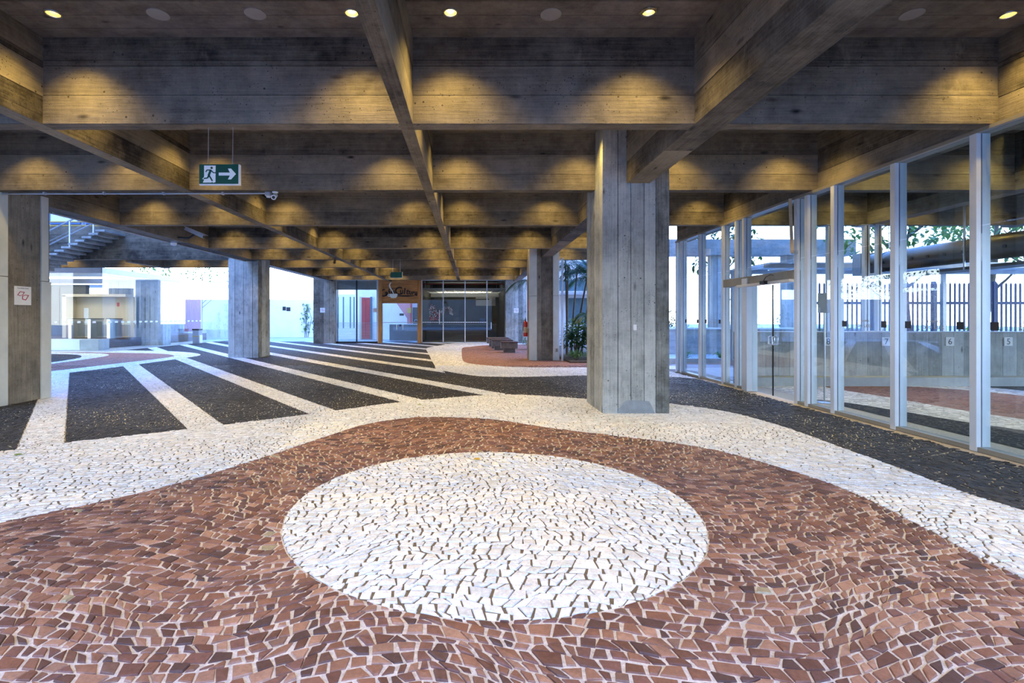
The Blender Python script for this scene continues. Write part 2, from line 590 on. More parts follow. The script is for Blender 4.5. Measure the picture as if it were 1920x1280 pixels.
LEAF = smooth_loop([(-3.45, 3.75), (-2.746, 4.51), (-2.28, 5.41), (-1.825, 6.51), (-1.46, 7.25), (-0.95, 7.66), (-0.556, 7.74), (0.284, 7.58),
                    (0.861, 7.13), (1.507, 6.70), (2.307, 6.22), (2.78, 5.78), (3.07, 5.19), (3.25, 4.63), (3.277, 4.22), (3.25, 3.82), (3.216, 3.48),
                    (3.186, 3.19), (3.18, 2.98), (3.2, 2.3), (3.35, 1.2), (3.4, 0.0), (2.8, -2.2), (0, -2.9), (-3.2, -2.4), (-4.5, -0.4), (-4.7, 1.2),
                    (-4.4, 2.4), (-3.95, 3.2)])
OUTLINE = smooth_loop([(-5.30, 5.76), (-4.87, 6.15), (-3.83, 6.90), (-2.52, 7.97), (-1.25, 9.11), (0.242, 9.90), (1.1, 9.93), (2.04, 9.5), (2.8, 9.23), (3.45, 8.94),
                       (3.82, 8.59), (4.145, 8.0), (4.28, 7.24), (4.30, 6.46), (4.28, 5.78), (4.28, 5.26), (4.25, 4.6), (4.255, 4.26), (4.31, 3.99),
                       (4.45, 3.2), (4.7, 2.0), (4.8, 0), (4.2, -2.9), (0, -3.9), (-5, -3.6), (-9, -1), (-9.6, 2.5), (-8.6, 4.4), (-7.2, 5.0), (-6.2, 5.3)])
WHITE_FAR = smooth_loop([(-1.03, 15.0), (-0.62, 14.15), (-0.098, 13.4), (0.338, 13.05), (1.267, 12.94), (2.986, 13.27), (5.02, 13.0), (5.47, 12.63), (7.5, 12.3),
                         (7.5, 20), (7.5, 31), (3, 31), (-0.75, 30.2), (-1.7, 27.5), (-2.12, 25.7), (-2.16, 24.4), (-1.75, 21.0), (-1.4, 18.0), (-1.15, 16.0)], 0.2)
RED_FAR = smooth_loop([(-0.235, 17.35), (0.035, 16.6), (0.79, 15.8), (1.875, 15.4), (3.46, 15.4), (5.78, 15.0), (7.0, 14.8), (7.0, 22), (7.0, 29), (2.5, 28.7),
                       (0.72, 27.7), (-0.066, 26.3), (-0.437, 25.3), (-0.40, 21), (-0.33, 18.6)], 0.2)
OUT_SIDE = smooth_loop([(-11.2, 12.2), (-10.94, 13.9), (-10.72, 16), (-10.67, 18.6), (-10.9, 20.6), (-12.5, 22.3), (-14.8, 23.2), (-20, 24), (-24, 20), (-24, 9),
                        (-20, 6), (-13, 7.5), (-11.8, 10)], 0.2)
RED_SIDE = smooth_loop([(-11.76, 14.3), (-11.54, 16.9), (-11.42, 19.2), (-11.8, 20.3), (-13, 21.3), (-15, 21.8), (-20, 22.5), (-23, 20), (-23, 10), (-20, 8),
                        (-13.2, 10), (-12.2, 12)], 0.2)
RING_SIDE = smooth_loop([(-13.4, 14), (-13.6, 16.5), (-13.95, 18.8), (-14.4, 20.3), (-15.2, 21.2), (-16.3, 21.6), (-20, 21.8), (-22, 17), (-20, 12), (-15, 11.5)], 0.2)
DARK_SIDE = smooth_loop([(-13.9, 15), (-14.07, 17.1), (-14.5, 18.8), (-15, 19.7), (-16, 20.7), (-17.4, 21.1), (-20, 21.2), (-21, 17), (-20, 13), (-15.3, 12.6)], 0.2)
CIRC = ((0.163, 4.125), 1.586)
SN = np.array((0.789, 0.614))
STRIPES = [(-1.745 + 1.705 * k - 0.43 - 0.0, -1.745 + 1.705 * k) for k in range(-12, 0)] + \
          [(-0.51, -0.08), (1.22, 1.66), (2.90, 3.35), (4.61, 5.04), (6.27, 6.72)] + [(7.97 + 1.7 * k, 8.41 + 1.7 * k) for k in range(0, 9)]

def sdist(P, poly):
    """Signed distance of points P (n x 2) to a closed polyline, positive inside; far points are only given a sign."""
    d = np.full(len(P), 9.0)
    ins = np.zeros(len(P), dtype=bool)
    lo, hi = poly.min(0) - 0.6, poly.max(0) + 0.6
    w = np.nonzero(((P > lo) & (P < hi)).all(1))[0]
    Q = P[w]
    dd = np.full(len(Q), 81.0)
    ii = np.zeros(len(Q), dtype=bool)
    for a, b in zip(poly, np.roll(poly, -1, 0)):
        e = b - a
        r = Q - a
        t = np.clip((r @ e) / max(e @ e, 1e-12), 0, 1)
        q = r - t[:, None] * e
        dd = np.minimum(dd, (q * q).sum(1))
        if a[1] != b[1]:
            c = ((a[1] > Q[:, 1]) != (b[1] > Q[:, 1])) & (Q[:, 0] < e[0] * (Q[:, 1] - a[1]) / e[1] + a[0])
            ii ^= c
    d[w] = np.sqrt(dd)
    ins[w] = ii
    return np.where(ins, d, -d)

ZONES = [('circle', 'W'), (LEAF, 'R'), (OUTLINE, 'W'), (DARK_SIDE, 'D'), (RING_SIDE, 'W'), (RED_SIDE, 'R'), (OUT_SIDE, 'W'), (RED_FAR, 'R'), (WHITE_FAR, 'W')]

def cut(poly, k):
    """Split a list of (x, y, s0, s1 ...) at s[k] = 0 into the inside and the outside piece."""
    a, b = [], []
    n = len(poly)
    for i in range(n):
        p, q = poly[i], poly[(i + 1) % n]
        (a if p[2 + k] >= 0 else b).append(p)
        if (p[2 + k] >= 0) != (q[2 + k] >= 0):
            t = p[2 + k] / (p[2 + k] - q[2 + k])
            r = p + (q - p) * t
            a.append(r)
            b.append(r)
    return a, b

def area2(poly):
    s = 0.0
    for i in range(len(poly)):
        p, q = poly[i], poly[(i + 1) % len(poly)]
        s += p[0] * q[1] - q[0] * p[1]
    return s / 2

def classify(quads, min_area, ZONES=ZONES, STRIPES=STRIPES):
    """quads: n x 4 x 2. Returns [(outline n x 2, zone)] with every cell cut along the pattern's lines."""
    n = len(quads)
    P = quads.reshape(-1, 2)
    S = np.empty((len(P), len(ZONES) + 1))
    for i, (z, _) in enumerate(ZONES):
        S[:, i] = CIRC[1] - np.hypot(P[:, 0] - CIRC[0][0], P[:, 1] - CIRC[0][1]) if isinstance(z, str) else sdist(P, z)
    S[:, -1] = P @ SN
    A = np.concatenate([P, S], 1).reshape(n, 4, -1)
    pos = A[:, :, 2:2 + len(ZONES)] >= 0
    allin, anyin = pos.all(1), pos.any(1)
    out = []
    for c in range(n):
        rest = [A[c]]
        for k, (_, z) in enumerate(ZONES):
            if not anyin[c, k]:
                continue
            if allin[c, k]:
                out += [(r, z) for r in rest]
                rest = []
                break
            nxt = []
            for r in rest:
                a, b = cut(list(r), k)
                if len(a) > 2:
                    out.append((a, z))
                if len(b) > 2:
                    nxt.append(b)
            rest = nxt
            if not rest:
                break
        for r in rest:
            r = list(r)
            c0, c1 = min(p[-1] for p in r), max(p[-1] for p in r)
            done = False
            for lo, hi in STRIPES:
                if c1 < lo or c0 > hi:
                    continue
                if (lo > 7.4 and r[0][0] > -0.8) or r[0][0] > 0.6:
                    continue
                if lo < -1 and r[0][1] > 0 and r[0][0] > -4:
                    continue
                kk = len(ZONES)
                w = [np.append(p, p[-1] - lo) for p in r]
                a, b = cut(w, kk + 1)
                a2 = b2 = []
                if len(a) > 2:
                    w = [np.append(p[:-1], hi - p[-2]) for p in a]
                    a2, b2 = cut(w, kk + 1)
                if len(a2) > 2:
                    out.append((a2, 'W'))
                for x in (b, b2):
                    if len(x) > 2:
                        out.append((x, 'D'))
                done = True
                break
            if not done:
                out.append((r, 'D'))
    res = []
    for p, z in out:
        q = np.array([t[:2] for t in p])
        if abs(area2(q)) > min_area:
            res.append((q, z))
    return res

MORTAR = {'R': (0.66, 0.62, 0.60), 'W': (0.17, 0.135, 0.095), 'D': (0.62, 0.55, 0.45)}
FAR_MORTAR = {'R': (0.34, 0.24, 0.20), 'W': (0.46, 0.42, 0.36), 'D': (0.13, 0.115, 0.09)}
FAR_STONE = {'R': (0.29, 0.125, 0.075), 'W': (0.76, 0.74, 0.71), 'D': (0.022, 0.021, 0.021)}

def stone_colour(z):
    r = random.random()
    if z == 'W':
        b = random.uniform(0.70, 0.90)
        t = random.uniform(-0.02, 0.03)
        return (b + t, b, b - t * 0.8)
    if z == 'D':
        b = random.uniform(0.014, 0.045)
        return (b * 1.04, b, b * 1.02)
    pal = [(0.165, 0.070, 0.050), (0.275, 0.122, 0.078), (0.370, 0.180, 0.115), (0.50, 0.280, 0.190), (0.235, 0.108, 0.085), (0.110, 0.056, 0.050)]
    a, b = random.choice(pal), random.choice(pal)
    if r < 0.006:
        return (0.36, 0.30, 0.19)
    k = random.random()
    return tuple((x + (y - x) * k) * 0.84 for x, y in zip(a, b))

STONE_FAR = 16.0       # stones are built up to here; beyond they are smaller than a few pixels

def lay_stones():
    """Rows of hand-cut stones that wander and fan as a mason lays them."""
    h, w = 0.067, 0.072
    quads = []
    V0, V1 = 0.6, STONE_FAR + 0.6
    nrow = int((V1 - V0) / h)
    ph = rng.uniform(0, 6.28, (nrow + 2, 3))
    def edge(j, u):
        return V0 + j * h + 0.009 * np.sin(u * 9.1 + ph[j, 0]) + 0.006 * np.sin(u * 21.0 + ph[j, 1]) + 0.006 * np.sin(u * 4.0 + ph[j, 2])
    for j in range(nrow):
        y = V0 + j * h
        u0, u1 = -(0.93 * y + 1.6), min(0.98 * y + 1.6, 6.9)
        u0 = max(u0, -13.0)
        k = int((u1 - u0) / w * 1.25) + 4
        ws = np.clip(rng.lognormal(math.log(w), 0.26, k), 0.044, 0.135)
        u = u0 + np.concatenate([[rng.uniform(0, w)], np.cumsum(ws)])
        u = u[u < u1]
        sl = rng.normal(0, 0.011, len(u))
        ub, ut = u - sl, u + sl
        q = np.stack([np.stack([ub[:-1], edge(j, ub[:-1])], 1), np.stack([ub[1:], edge(j, ub[1:])], 1),
                      np.stack([ut[1:], edge(j + 1, ut[1:])], 1), np.stack([ut[:-1], edge(j + 1, ut[:-1])], 1)], 1)
        quads.append(q)
    q = np.concatenate(quads)
    x, y = q[..., 0].copy(), q[..., 1].copy()
    q[..., 0] = x + 0.15 * np.sin(y * 1.9 + 0.7 * np.sin(x * 0.8)) + 0.035 * np.sin(y * 4.3 + x * 0.9)
    q[..., 1] = y + 0.14 * np.sin(x * 2.1 + 1.3 + 0.6 * np.sin(y)) + 0.035 * np.sin(x * 4.6 + y * 1.3) + 0.008 * np.sin(x * 9.7 - y * 2)
    q += rng.normal(0, 0.0035, q.shape)
    keep = (q[..., 1].max(1) < STONE_FAR + 0.02) & (q[..., 0].max(1) < 5.60) & (q[..., 1].min(1) > 0.8)
    return q[keep]

def stone_mesh(me_v, me_f, me_c, poly, z):
    """One stone: outline sunk in the bed, bevelled to an uneven split top."""
    c = poly.mean(0)
    if area2(poly) < 0:
        poly = poly[::-1]
    d = poly - c
    r = np.maximum(np.hypot(d[:, 0], d[:, 1]), 1e-4)
    gap = {'R': 0.0066, 'W': 0.0051, 'D': 0.0060}[z] * random.uniform(0.6, 1.7)
    o = c + d * np.maximum(1 - gap / r, 0.4)[:, None]
    t = c + d * np.maximum(1 - (gap + 0.006) / r, 0.25)[:, None]
    zt = random.uniform(-0.0025, 0.0035)
    ax, ay = random.gauss(0, 0.022), random.gauss(0, 0.022)
    i = len(me_v)
    n = len(poly)
    me_v += [(p[0], p[1], -0.016) for p in o]
    me_v += [(p[0], p[1], zt + (p[0] - c[0]) * ax + (p[1] - c[1]) * ay + random.uniform(-0.0012, 0.0012)) for p in t]
    me_v.append((c[0] + random.uniform(-0.01, 0.01), c[1] + random.uniform(-0.01, 0.01), zt + random.uniform(0.0, 0.003)))
    col = stone_colour(z)
    for k in range(n):
        k2 = (k + 1) % n
        me_f.append((i + k, i + k2, i + n + k2, i + n + k))
        me_f.append((i + n + k, i + n + k2, i + 2 * n))
        me_c += [col, col]

def stone_object(name, v, f, c, parent):
    me = bpy.data.meshes.new(name)
    me.from_pydata(v, [], f)
    at = me.attributes.new('stone', 'FLOAT_COLOR', 'FACE')
    a = np.ones((len(f), 4), dtype=np.float32)
    a[:, :3] = np.array(c, dtype=np.float32)
    at.data.foreach_set('color', a.ravel())
    me.materials.append(M['paving_stone'])
    me.update()
    o = bpy.data.objects.new(name, me)
    COL.objects.link(o)
    o.parent = parent
    return o

# the bed: square cells cut along the same lines, so that the pattern goes on beyond the built stones
gx, gy = np.arange(-24, 6.01, 0.3), np.arange(-4, 31.9, 0.25)
cells = np.array([[(x, y), (x + 0.3, y), (x + 0.3, y + 0.25), (x, y + 0.25)] for x in gx for y in gy])
v, f, mo, st, mi = [], [], [], [], []
for p, z in classify(cells, 1e-6):
    i = len(v)
    if area2(p) < 0:
        p = p[::-1]
    near = p[:, 1].max() <= STONE_FAR + 1e-6 and p[:, 1].min() > 0.9 and p[:, 0].min() > -11.6
    zz = -0.0075 if near else -0.002
    v += [(q[0], q[1], zz) for q in p]
    f.append(tuple(range(i, i + len(p))))
    mo.append((MORTAR if near else FAR_MORTAR)[z] + (1,))
    st.append(FAR_STONE[z] + (1,))
    mi.append(0 if near else 1)
me = bpy.data.meshes.new('floor')
me.from_pydata(v, [], f)
for nm, arr in (('mortar', mo), ('stone', st)):
    at = me.attributes.new(nm, 'FLOAT_COLOR', 'FACE')
    at.data.foreach_set('color', np.array(arr, dtype=np.float32).ravel())
me.materials.append(M['mortar_bed'])
me.materials.append(M['far_paving'])
me.polygons.foreach_set('material_index', mi)
me.update()
floor = bpy.data.objects.new('floor', me)
COL.objects.link(floor)
tag(floor, 'stone mosaic floor of white, black and brick-red hand-cut stones in curves and stripes', 'floor', kind='structure')

stones = classify(lay_stones(), 0.0006)
def in_view(p):
    c = p.mean(0)
    if c[1] < 1.9:
        return 0.0
    sx, sy = 884 + 960 * c[0] / c[1], 595 + 1440 / c[1]
    if not (0 < sx < 1920 and sy < 1279):
        return 0.0
    return abs(area2(p)) / c[1] ** 3
rank = sorted(range(len(stones)), key=lambda i: -in_view(stones[i][0]))
single = set(rank[:300])
v, f, c = [], [], []
for i, (p, z) in enumerate(stones):
    if i in single:
        a, b, d = [], [], []
        stone_mesh(a, b, d, p, z)
        stone_object('paving_stone', a, b, d, floor)
    else:
        stone_mesh(v, f, c, p, z)
rest = stone_object('paving_stones', v, f, c, floor)
rest['kind'] = 'stuff'
print('stones', len(stones), 'faces', len(f))

# ground beyond the mosaic: the room behind the glass has its own leaf of white and red
WHITE_IN = smooth_loop([(5.8, 10.2), (6.06, 9.6), (6.61, 9.06), (6.86, 8.32), (7.14, 7.24), (7.36, 6.82), (7.7, 5.2), (7.9, 3), (8, -1), (10, -1.5), (11.6, -1), (11.9, 4), (11.8, 8), (11.4, 10.3), (10.4, 11.3), (6, 11.35)], 0.15)
RED_IN = smooth_loop([(7.75, 11.3), (7.86, 9.54), (7.98, 8.09), (8.15, 7.55), (8.4, 5.5), (8.7, 2), (9, -0.5), (10, -0.9), (11, -0.4), (11.1, 5), (10.9, 8.6), (10.6, 9.86), (10.3, 10.46), (9.5, 11.16)], 0.15)
gx, gy = np.arange(6.3, 20.0, 0.3), np.arange(-4, 11.39, 0.25)
cells = np.array([[(x, y), (x + 0.3, y), (x + 0.3, y + 0.25), (x, y + 0.25)] for x in gx for y in gy])
v, f, mo, st = [], [], [], []
for p, z in classify(cells, 1e-6, [(RED_IN, 'R'), (WHITE_IN, 'W')], []):
    i = len(v)
    if area2(p) < 0:
        p = p[::-1]
    v += [(q[0], q[1], -0.002) for q in p]
    f.append(tuple(range(i, i + len(p))))
    mo.append(FAR_MORTAR[z] + (1,))
    st.append(FAR_STONE[z] + (1,))
me = bpy.data.meshes.new('floor_inner')
me.from_pydata(v, [], f)
for nm, arr in (('mortar', mo), ('stone', st)):
    at = me.attributes.new(nm, 'FLOAT_COLOR', 'FACE')
    at.data.foreach_set('color', np.array(arr, dtype=np.float32).ravel())
me.materials.append(M['far_paving'])
fr = bpy.data.objects.new('floor_inner', me)
COL.objects.link(fr)
tag(fr, 'black, white and red mosaic floor of the room behind the tall glass front', 'floor', kind='structure')
g = MB()
g.box(-90, 90, -60, 120, -0.3, -0.05)
tag(g.build('ground', 'asphalt'), 'pale grey paved ground outside the building', 'ground', kind='structure')

# ================================================================== CEILING: slab and beams
ceiling = empty('ceiling', 'coffered board-marked concrete ceiling with deep crossing beams over the hall', 'ceiling', kind='structure')

BOARDS = [0.29, 0.31, 0.06, 0.28]      # bottom to top

def beam_x(x0, x1, y0, t=BT, zb=ZB, zt=ZS, name='cross_beam', parent=None, mat='concrete_beam'):
    mb = MB()
    y1 = y0 + t
    e = 0.01
    mb.box(x0, x1, y0 + e, y1 - e, zb + e, zt, 0, 0.3)
    w = [b * random.uniform(0.85, 1.15) for b in BOARDS] if zt - zb < 1.2 else [random.uniform(0.24, 0.34) for _ in range(max(3, int((zt - zb) / 0.3)))]
    L_ = x1 - x0
    mb.strips((x0, y0, zb), (1, 0, 0), L_, (0, 0, 1), zt - zb, (0, -1, 0), w)
    mb.strips((x1, y1, zb), (-1, 0, 0), L_, (0, 0, 1), zt - zb, (0, 1, 0), w)
    mb.strips((x0, y1, zb), (1, 0, 0), L_, (0, -1, 0), t, (0, 0, -1), [1])
    return mb.build(name, mat, parent)

def beam_y(x0, x1, y0, y1, zb=ZB - 0.006, zt=ZS, name='long_beam', parent=None, mat='concrete_beam'):
    mb = MB()
    e = 0.01
    mb.box(x0 + e, x1 - e, y0, y1, zb + e, zt, 0, 0.3)
    w = [b * random.uniform(0.85, 1.15) for b in BOARDS]
    L_ = y1 - y0
    mb.strips((x0, y1, zb), (0, -1, 0), L_, (0, 0, 1), zt - zb, (-1, 0, 0), w)
    mb.strips((x1, y0, zb), (0, 1, 0), L_, (0, 0, 1), zt - zb, (1, 0, 0), w)
    k = max(1, int(L_ / 3.2))
    for i in range(k):
        a, b = y0 + L_ * i / k, y0 + L_ * (i + 1) / k - 0.006
        mb.strips((x0, a, zb), (0, 1, 0), b - a, (1, 0, 0), x1 - x0, (0, 0, -1), [1], proud=(0.0, 0.003))
    return mb.build(name, mat, parent)

LONG = [(-4.86, -4.67, -1.2, 30.0), (-0.785, -0.64, -1.2, 30.0), (2.43, 2.79, -1.2, 17.95), (5.74, 6.05, -1.2, 14.3)]
for x0, x1, y0, y1 in LONG:
    beam_y(x0, x1, y0, y1, parent=ceiling)
beam_y(2.43, 2.79, 18.9, 30.0, parent=ceiling)
beam_y(-8.40, -8.0, 9.62, 19.15, parent=ceiling, name='edge_beam')
beam_y(-8.40, -8.0, -1.2, 8.4, parent=ceiling, name='edge_beam')
beam_y(-8.40, -8.0, 20.15, 29.8, parent=ceiling, name='edge_beam')
beam_y(9.0, 9.3, -1.2, 12.0, parent=ceiling)
beam_y(12.4, 12.7, -1.2, 12.0, parent=ceiling)
beam_y(16.0, 16.3, -1.2, 12.0, parent=ceiling)
beam_y(-13.2, -12.95, 19.55, 22.0, parent=ceiling)
for y in BEAM_Y:
    if y < 8.6:
        beam_x(-7.93 if y > 8 else -12.0, 20.0, y, parent=ceiling)
    elif y < 12:
        beam_x(-8.05, 20.0, y, parent=ceiling)
    elif y < 18.7:
        beam_x(-8.05, 6.0, y, parent=ceiling)
    else:
        beam_x(-8.05, 2.6, y, parent=ceiling)
beam_x(-24.0, -8.3, 21.55, parent=ceiling)
beam_x(-8.0, 3.2, 30.02, zb=3.70, parent=ceiling)
# upright wall of the stairwell: the sixth cross beam runs on as a deep parapet
beam_x(-24.0, -8.2, 19.40, 0.22, ZB + 0.09, 4.95, 'stairwell_parapet', ceiling)

DOWN_B1 = [(-4.20, 5.14), (-1.20, 5.13), (-0.21, 5.12), (1.77, 5.11), (5.41, 5.16)]
DISCS = [(-3.15, 5.15), (-2.17, 5.14), (0.80, 5.15), (4.43, 5.15)]

def slab(x0, x1, y0, y1, holes=()):
    """Slab with lamp holes cut through its underside, boards marked along X."""
    bm = bmesh.new()
    es = []
    def loop(pts):
        vs = [bm.verts.new((p[0], p[1], ZS)) for p in pts]
        for i in range(len(vs)):
            es.append(bm.edges.new((vs[i], vs[(i + 1) % len(vs)])))
        return vs
    loop([(x0, y0), (x1, y0), (x1, y1), (x0, y1)])
    for hx, hy in holes:
        loop([(hx + 0.062 * math.cos(a * math.pi / 12), hy + 0.062 * math.sin(a * math.pi / 12)) for a in range(24)])
    bmesh.ops.triangle_fill(bm, use_beauty=True, use_dissolve=False, edges=es)
    for fc in list(bm.faces):
        c = fc.calc_center_median()
        if any((c.x - hx) ** 2 + (c.y - hy) ** 2 < 0.05 ** 2 for hx, hy in holes):
            bm.faces.remove(fc)
    me = bpy.data.meshes.new('slab')
    bm.to_mesh(me)
    bm.free()
    mb = MB()
    for p in me.polygons:
        pts = [me.vertices[i].co.copy() for i in p.vertices]
        if p.normal.z > 0:
            pts.reverse()
        mb.poly(pts, [(q.x, q.y) for q in pts], 0.35)
    z1 = ZS + 0.3
    mb.poly([(x0, y0, z1), (x1, y0, z1), (x1, y1, z1), (x0, y1, z1)])
    for a, b in (((x0, y0), (x1, y0)), ((x1, y0), (x1, y1)), ((x1, y1), (x0, y1)), ((x0, y1), (x0, y0))):
        mb.poly([(*a, ZS), (*b, ZS), (*b, z1), (*a, z1)])
    return mb.build('slab', 'concrete_slab', ceiling)

def mat_slab():
    m, nt, out = new_mat('concrete_slab')
    pos = nt.nodes.new('ShaderNodeNewGeometry').outputs['Position']
    sep = nt.nodes.new('ShaderNodeSeparateXYZ')
    L(nt, pos, sep.inputs[0])
    row = math_n(nt, 'MULTIPLY', sep.outputs[1], 1 / 0.235)
    fr = math_n(nt, 'FRACT', row)
    joint = math_n(nt, 'MULTIPLY', remap(nt, fr, 0.0, 0.035), remap(nt, fr, 0.965, 1.0, 1.0, 0.0))
    wn_ = nt.nodes.new('ShaderNodeTexWhiteNoise')
    wn_.noise_dimensions = '1D'
    L(nt, math_n(nt, 'FLOOR', row), wn_.inputs['W'])
    g = noise(nt, pos, 1.0, 5.0, 0.65, (2.6, 13.0, 1.0))
    b = noise(nt, pos, 2.6, 8.0, 0.78)
    kn = voronoi(nt, pos, 1.0, (2.0, 4.0, 1.0))
    f = math_n(nt, 'ADD', math_n(nt, 'MULTIPLY', b, 0.9), math_n(nt, 'MULTIPLY', g, 0.3))
    f = math_n(nt, 'ADD', f, math_n(nt, 'MULTIPLY', wn_.outputs[0], 0.25))
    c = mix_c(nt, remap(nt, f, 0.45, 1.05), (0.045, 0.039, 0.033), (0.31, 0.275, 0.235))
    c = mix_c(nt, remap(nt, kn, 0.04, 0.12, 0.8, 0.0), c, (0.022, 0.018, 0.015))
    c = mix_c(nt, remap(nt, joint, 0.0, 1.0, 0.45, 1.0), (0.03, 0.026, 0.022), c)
    h = math_n(nt, 'ADD', math_n(nt, 'MULTIPLY', g, 0.35), math_n(nt, 'ADD', math_n(nt, 'MULTIPLY', joint, 0.8), math_n(nt, 'MULTIPLY', wn_.outputs[0], 0.5)))
    principled(nt, out, c, 0.8, 0, 0.3, bump(nt, h, 0.6, 0.015))
    M['concrete_slab'] = m
mat_slab()

slab(-12.0, 20.0, -1.3, 2.56)
slab(-12.0, 20.0, 2.56, 5.7, DOWN_B1)
slab(-12.0, 20.0, 5.7, 8.7)
slab(-8.4, 20.0, 8.7, 12.0)
slab(-8.4, 6.05, 12.0, 18.8)
slab(-8.4, 2.7, 18.8, 30.2)
slab(-24.0, -8.4, 19.45, 21.75)
finish(ceiling)

# unseen storey above the hall, added to shade the stairwell and planted court
up_ = MB()
up_.box(-12.0, -8.38, -1.2, 8.65, ZS + 0.3, 12.5)
up_.box(-8.38, 20.0, -1.2, 12.0, ZS + 0.3, 12.5)
up_.box(-8.38, 6.0, 12.0, 18.7, ZS + 0.3, 12.5)
up_.box(-8.38, 2.68, 18.7, 30.1, ZS + 0.3, 12.5)
tag(up_.build('upper_storey_shade', 'concrete_column'), 'unseen upper concrete storey above the hall, added to shade the stairwell', 'wall', kind='structure')

# ================================================================== COLUMNS
def boards_col(mb, x0, x1, y0, y1, z0, z1, nx=5, ny=5):
    e = 0.012
    mb.box(x0 + e, x1 - e, y0 + e, y1 - e, z0, z1, 0, 0.3)
    H = z1 - z0
    rw = lambda n: [random.uniform(0.7, 1.3) for _ in range(n)]
    mb.strips((x0, y0, z0), (0, 0, 1), H, (1, 0, 0), x1 - x0, (0, -1, 0), rw(nx), 0.013, (-0.004, 0.008))
    mb.strips((x1, y1, z0), (0, 0, 1), H, (-1, 0, 0), x1 - x0, (0, 1, 0), rw(nx), 0.013, (-0.004, 0.008))
    mb.strips((x0, y1, z0), (0, 0, 1), H, (0, -1, 0), y1 - y0, (-1, 0, 0), rw(ny), 0.013, (-0.004, 0.008))
    mb.strips((x1, y0, z0), (0, 0, 1), H, (0, 1, 0), y1 - y0, (1, 0, 0), rw(ny), 0.013, (-0.004, 0.008))

def column(name, x0, x1, y0, y1, z1, label, mat='concrete_column', nx=5, ny=5):
    mb = MB()
    boards_col(mb, x0, x1, y0, y1, -0.02, z1, nx, ny)
    o = mb.build(name, mat)
    tag(o, label, 'column', kind='structure')
    return o

col_near = column('column', 2.053, 3.097, 8.02, 9.10, ZS, 'square board-marked concrete column standing alone on the white band beside the glass front', nx=5, ny=4)
patch = MB()
pts = [(2.28, 0.0), (2.30, 0.07), (2.36, 0.13), (2.40, 0.19), (2.46, 0.205), (2.62, 0.20), (2.78, 0.19), (2.83, 0.10), (2.87, 0.0)]
patch.prism(pts, (0, 8.012, 0.0), (1, 0, 0), (0, 0, 1), 0.02)
patch.build('repair_patch', 'cement_patch', col_near)['label'] = 'grey cement repair patch at the foot'
pl = box_part('socket_plate', (2.53, 2.58, 7.992, 8.018, 1.30, 1.39), 'white_paint', col_near, 0.004)
pl['label'] = 'small white wall plate'

def cladding(parent, boxes, bev=0.006):
    for b in boxes:
        box_part('cladding_panel', b, 'cladding', parent, bev)

col_left = column('column', -9.05, -7.95, 8.34, 9.64, ZS, 'concrete column with pale cladding panels and a red logo sign at the edge of the floor', 'concrete_brown', 5, 1)
cladding(col_left, [(-7.975, -7.925, 8.30, 8.76, 0.0, 2.195), (-7.975, -7.925, 8.30, 8.76, 2.205, ZS),
                    (-7.975, -7.925, 9.44, 9.66, 0.0, 2.165), (-7.975, -7.925, 9.44, 9.60, 2.175, 3.74),
                    (-9.07, -7.925, 8.27, 8.30, 0.0, 2.195), (-9.07, -7.925, 8.27, 8.30, 2.205, ZS)])
col_mid = column('column', -9.07, -7.96, 19.1, 20.2, ZS, 'concrete column washed blue by skylight from the open stairwell', nx=4, ny=3)
col_back = column('column', -9.14, -7.93, 29.6, 30.5, ZS, 'brown concrete column at the left end of the cafe front', 'concrete_brown', nx=4, ny=3)
col_clad = column('column', 2.05, 3.05, 17.93, 18.88, ZS, 'concrete column between two pale green cladding strips beside the palms', 'concrete_brown', nx=3, ny=3)
cladding(col_clad, [(2.014, 2.285, 17.88, 17.95, 0.0, 2.25), (2.014, 2.285, 17.88, 17.95, 2.258, ZS),
                    (2.85, 3.067, 17.88, 17.95, 0.0, 2.25), (2.85, 3.067, 17.88, 17.95, 2.258, ZS)])
box_part('socket_plate', (2.94, 3.02, 17.865, 17.885, 0.30, 0.42), 'aluminium_dark', col_clad, 0.004)
col_end = column('column', 1.98, 3.2, 29.7, 30.5, ZS, 'daylit concrete column with a small logo sign at the right end of the cafe', nx=5, ny=3)

# ================================================================== LAMPS
def make_downlight():
    root = empty('downlight', '', 'lamp')
    mb = MB()
    mb.lathe([(0.060, 0.0), (0.078, 0.0), (0.080, -0.003), (0.078, -0.008), (0.064, -0.009), (0.060, -0.004), (0.060, 0.0)], n=28)
    mb.build('trim_ring', 'steel', root, True)
    mb = MB()
    mb.lathe([(0.060, 0.0), (0.056, 0.030), (0.044, 0.065), (0.036, 0.085)], n=28)
    mb.build('reflector', 'reflector', root, True)
    mb = MB()
    mb.lathe([(0.0, 0.040), (0.026, 0.042), (0.036, 0.048), (0.036, 0.085), (0.0, 0.088)], n=20)
    mb.build('bulb', 'bulb', root, True)
    return root

def lamp_light(loc):
    ld = bpy.data.lights.new('downlight_beam', 'SPOT')
    ld.energy = LAMP_W
    ld.color = LAMP_RGB
    ld.spot_size = math.radians(108)
    ld.spot_blend = 0.95
    ld.shadow_soft_size = 0.05
    lo = bpy.data.objects.new('downlight_beam', ld)
    COL.objects.link(lo)
    lo.location = (0, 0, -0.012)
    return lo

dl0 = make_downlight()
first = [True]
def downlight(x, y, label, group, z=ZS):
    if first[0]:
        r = dl0
        first[0] = False
    else:
        r = dl0.copy()
        COL.objects.link(r)
        for ch in dl0.children:
            if ch.type == 'MESH':
                c = ch.copy()
                COL.objects.link(c)
                c.parent = r
    r.location = (x, y, z - 0.001)
    tag(r, label, 'lamp', group)
    lo = lamp_light((0, 0, 0))
    lo.parent = r
    return r

